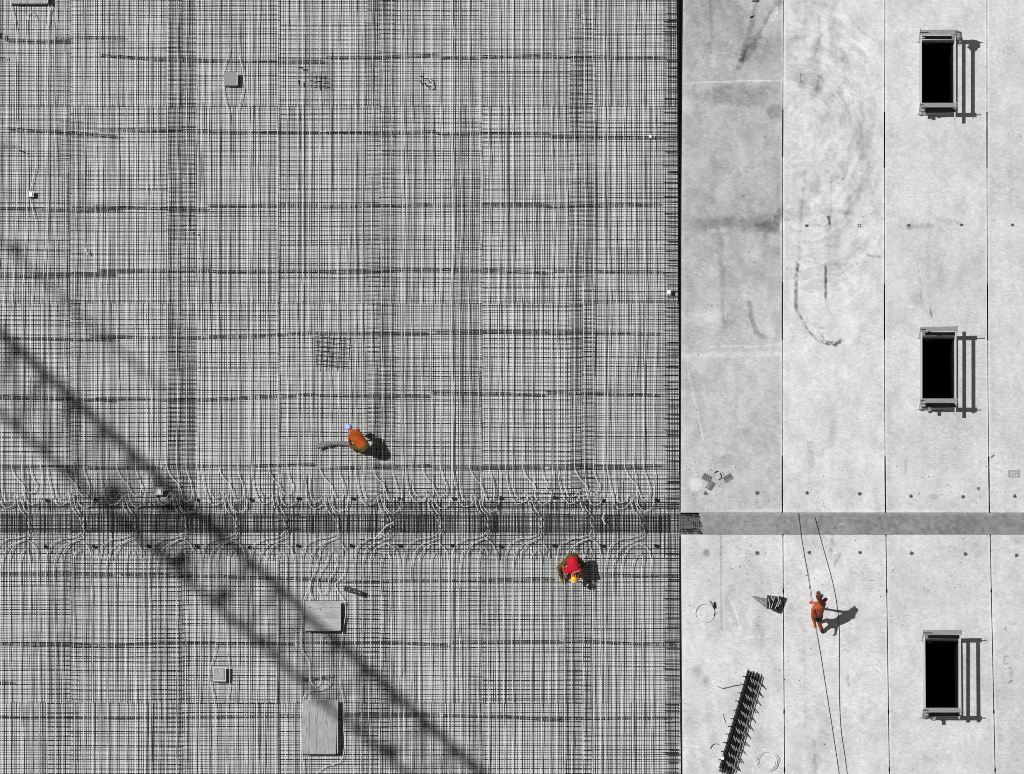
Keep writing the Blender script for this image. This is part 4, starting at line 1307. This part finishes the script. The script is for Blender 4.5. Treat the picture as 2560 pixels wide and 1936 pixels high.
q = G(1806, 1896, SZ + .23); MB().box((q.x, q.y, q.z), (.10, .09, .02)).build('tag_plate', M['white'], t)
mb = MB().tube([G(a, b, SZ + .05) for a, b in catmull([(1793, 1716), (1806, 1721), (1822, 1718), (1838, 1714), (1850, 1713)], 4)], .8 * PX, 4)
tag(mb.build('loose_wire', M['bar']), 'loose dark wire trailing left from the top of the spiky bundle', 'wire')
mb = MB().tube([G(a, b, SZ + .03) for a, b in catmull([(1776, 1872), (1780, 1864), (1788, 1860), (1797, 1861)], 3)], .8 * PX, 4)
tag(mb.build('loose_wire', M['bar']), 'short bent wire left of the lower end of the spiky bundle', 'wire')
mb = MB().tube([G(a, b, SZ + .02) for a, b in catmull([(1808, 1785), (1810, 1795), (1814, 1806)], 3)], .6 * PX, 4)
tag(mb.build('loose_wire', M['bar2']), 'thin grey wire left of the middle of the spiky bundle', 'wire')

# small loose objects on the rebar
def chip(px, py, w, h, z, m, name, label, cat, ang=0):
    c = G(px, py, z); return tag(MB().box(c, (w * PX, h * PX, .04), Matrix.Rotation(ang, 3, 'Z')).build(name, m), label, cat)
o = chip(1672, 731, 9, 9, .22, M['white'], 'white_block', 'small white block on the bars near the slab edge', 'block', .1)
b_ = fuse('white_cup', [(G(1626, 341, .22), (.045, .06, .05), None), (G(1627, 343, .24), (.04, .04, .05), None)], M['white'], .01, None, 1)
tag(b_, 'small white crumpled cup lying on a spacer strip near the slab', 'cup')
chip(485, 583, 4, 4, .22, M['bar3'], 'black_block', 'tiny black block on the bars left of centre', 'block', .3)
chip(3, 90, 7, 15, .25, M['bar3'], 'black_block', 'black block at the left edge below the top cover box', 'block')
tag(MB().tube([G(212, 622, .24), G(219, 637, .2)], 1.6 * PX, 5).build('pale_peg', M['pipe']), 'pale slanting peg stuck in the bars on the left', 'peg')
tag(MB().tube([G(48, 860 - 484 + 0, .2), G(60, 865 - 484, .2)], 1.6 * PX, 5).build('dark_peg', M['bar3']), 'short dark peg on the bars in the upper left', 'peg')
mb = MB()
for q in ([(1049, 191), (1061, 193)], [(1050, 202), (1058, 213)], [(1070, 218), (1077, 217)], [(1073, 203), (1076, 208)]):
    mb.tube([G(a, b, .23) for a, b in q], 1.7 * PX, 4)
tag(mb.build('bar_offcuts', M['bar3']), 'four short black bar offcuts ringed by a bent pipe piece, upper middle', 'offcuts')
tag(MB().tube([G(a, b, .21) for a, b in catmull([(1062, 214), (1066, 221), (1072, 219), (1078, 218), (1077, 206), (1074, 196), (1066, 195), (1063, 190)], 3)], 1.0 * PX, 5).build('bent_pipe_piece', M['pipe']),
    'small bent white pipe piece among black offcuts, upper middle', 'pipe piece')
mb = MB()
for x, y, a, l in ((752, 170, 0, 12), (748, 207, 1.4, 12)):
    mb.tube([G(x - l / 2 * math.cos(a), y - l / 2 * math.sin(a), .23), G(x + l / 2 * math.cos(a), y + l / 2 * math.sin(a), .23)], 2.0 * PX, 5)
tag(mb.build('bar_offcuts', M['bar3']), 'two short black offcuts beside a tilted scrap of mesh, upper middle', 'offcuts')
mb = MB()
for k in range(3): mb.tube([G(774, 190 + 11.5 * k, .21), G(818 + 4 * k, 194 + 12.5 * k, .21)], .9 * PX, 4)
for k in range(4): mb.tube([G(780 + 11 * k, 185, .215), G(779 + 11 * k, 220, .215)], .9 * PX, 4)
tag(mb.build('mesh_scrap', M['bar3']), 'small tilted scrap of rebar mesh lying on the mats, upper middle', 'mesh scrap')
mb = MB()
for k in range(7): mb.tube([G(788, 842 + 11.5 * k, .21), G(876 - 4 * (k % 2), 849 + 11.5 * k, .21)], .85 * PX, 4)
for k in range(6): mb.tube([G(795 + 14 * k, 838, .215), G(790 + 14 * k, 925, .215)], .8 * PX, 4)
tag(mb.build('mesh_scrap', M['bar3']), 'larger tilted sheet of rebar mesh lying in the middle of the field', 'mesh scrap')
tag(MB().tube([G(935, 1350, .22), G(968, 1312, .23), G(962, 1318, .23), G(985, 1305, .23)], 1.3 * PX, 5).build('pipe_offcut', M['pipe']), 'short white pipe offcut lying across the beam cage, centre', 'pipe piece')
tag(MB().tube([G(1513, 1282, .23), G(1505, 1296, .23), G(1514, 1312, .23)], 1.5 * PX, 5).build('pipe_offcut', M['pipe']), 'bent white pipe offcut lying across the beam cage, right part', 'pipe piece')
# on the slab
o = MB().tube([G(2477, 1144, SZ + .02), G(2484, 1137, SZ + .02)], 2.0 * PX, 4).build('wood_offcut', M['wood_grey']); tag(o, 'short timber offcut beside the right joint above the beam', 'offcut')
c = G(2535, 1185, SZ + .004); t = MB().box(c, (30 * PX, 19 * PX, .012)).build('embedded_plate', mat('pale_plate', g(.30), .7, var=.25, scale=25)); tag(t, 'flat grey plate with pale dots set in the rightmost slab', 'plate')
for x, y in ((2528, 1181), (2528, 1188), (2535, 1189), (2541, 1189), (2535, 1182)):
    mb = MB(); disc(mb, G(x, y, SZ + .009), 1.4 * PX, .006, 6); mb.build('bolt_head', M['white'], t)
tag(MB().quad_prism([G(1881, 3, SZ + .1), G(1893.5, 2.5, SZ + .1), G(1893.5, -12, SZ + .1), G(1881, -12, SZ + .1)], SZ).build('dark_block', M['plate']), 'dark block cut by the top edge on the leftmost slab', 'block')
tag(MB().tube([G(1875, 44, SZ + .01), G(1879, 43, SZ + .02), G(1885, 39, SZ + .02)], [2 * PX, 2.2 * PX, .8 * PX], 5).build('black_scrap', M['bar3']), 'tiny black scrap near the top of the leftmost slab', 'scrap')
tag(MB().tube([G(2001.5, 184, SZ + .01), G(2002, 207, SZ + .01)], .5 * PX, 4).build('straight_wire', M['bar3']), 'thin straight dark wire on the second slab near the top', 'wire')

# small crumbs of mortar on the slabs
mb = MB(); rs = random.Random(55)
for k in range(420):
    x = rs.uniform(1712, 2556); y = rs.choice([rs.uniform(0, 1278), rs.uniform(1150, 1278), rs.uniform(1340, 1930), rs.uniform(1340, 1500)])
    if any(a - 6 < y < b + 6 for a, b in HOLES) and 2290 < x < 2400: continue
    s = rs.choice([.5, .6, .8, 1.1]) * PX
    c = G(x, y, SZ + s * .4); mb.box(c, (s * rs.uniform(1, 2.2), s * rs.uniform(1, 2), s), Matrix.Rotation(rs.uniform(0, 3), 3, 'Z'))
o = mb.build('mortar_crumbs', M['bar2']); tag(o, 'scattered dark crumbs of mortar over the slabs', 'crumbs', kind='stuff')

# ------------------------------------------------------------------ tower crane jib out of frame to the left: its shadow crosses the field
H = 40.0
def sh(px, py, dz=0.0):
    q = G(px, py, 0); return Vector((q.x - SUN_TAN * (H + dz), q.y, H + dz))
jib = thing('crane_jib', 'lattice crane jib high above, outside the photo, casting the diagonal shadow', 'crane', sh(-600, 300))
a0, a1 = (-700, 187), (1500, 2205)
b0, b1 = (-700, 412), (1440, 2310)
def lp(a, b, t): return (a[0] + (b[0] - a[0]) * t, a[1] + (b[1] - a[1]) * t)
for (a, b, r_) in ((a0, a1, .15), (b0, b1, .11)):
    MB().tube([sh(*a), sh(*b)], r_, 4).build('chord', M['bar3'], jib)
mb = MB(); n = 30
for k in range(n):
    p0 = lp(a0, a1, k / n); p1 = lp(b0, b1, (k + .5) / n); p2 = lp(a0, a1, (k + 1) / n)
    mb.tube([sh(*p0), sh(*p1), sh(*p2)], .07, 4)
mb.build('lacing', M['bar3'], jib)
MB().tube([sh(-700, -40), sh(420, 985)], .055, 4).build('chord', M['bar3'], jib)
mb = MB()
for x, y, s in ((289, 1236, .42), (432, 1272, .30), (450, 1400, .34), (975, 1880, .36), (170, 1180, .2), (40, 620, .18), (560, 1490, .3), (660, 1600, .2)):
    q = sh(x, y, -.3); mb.box(q, (s * 1.1, s * 1.25, .3), Matrix.Rotation(.7, 3, 'Z'))
mb.build('node_block', M['bar3'], jib)  # blocks added at jib nodes to darken spots in its shadow
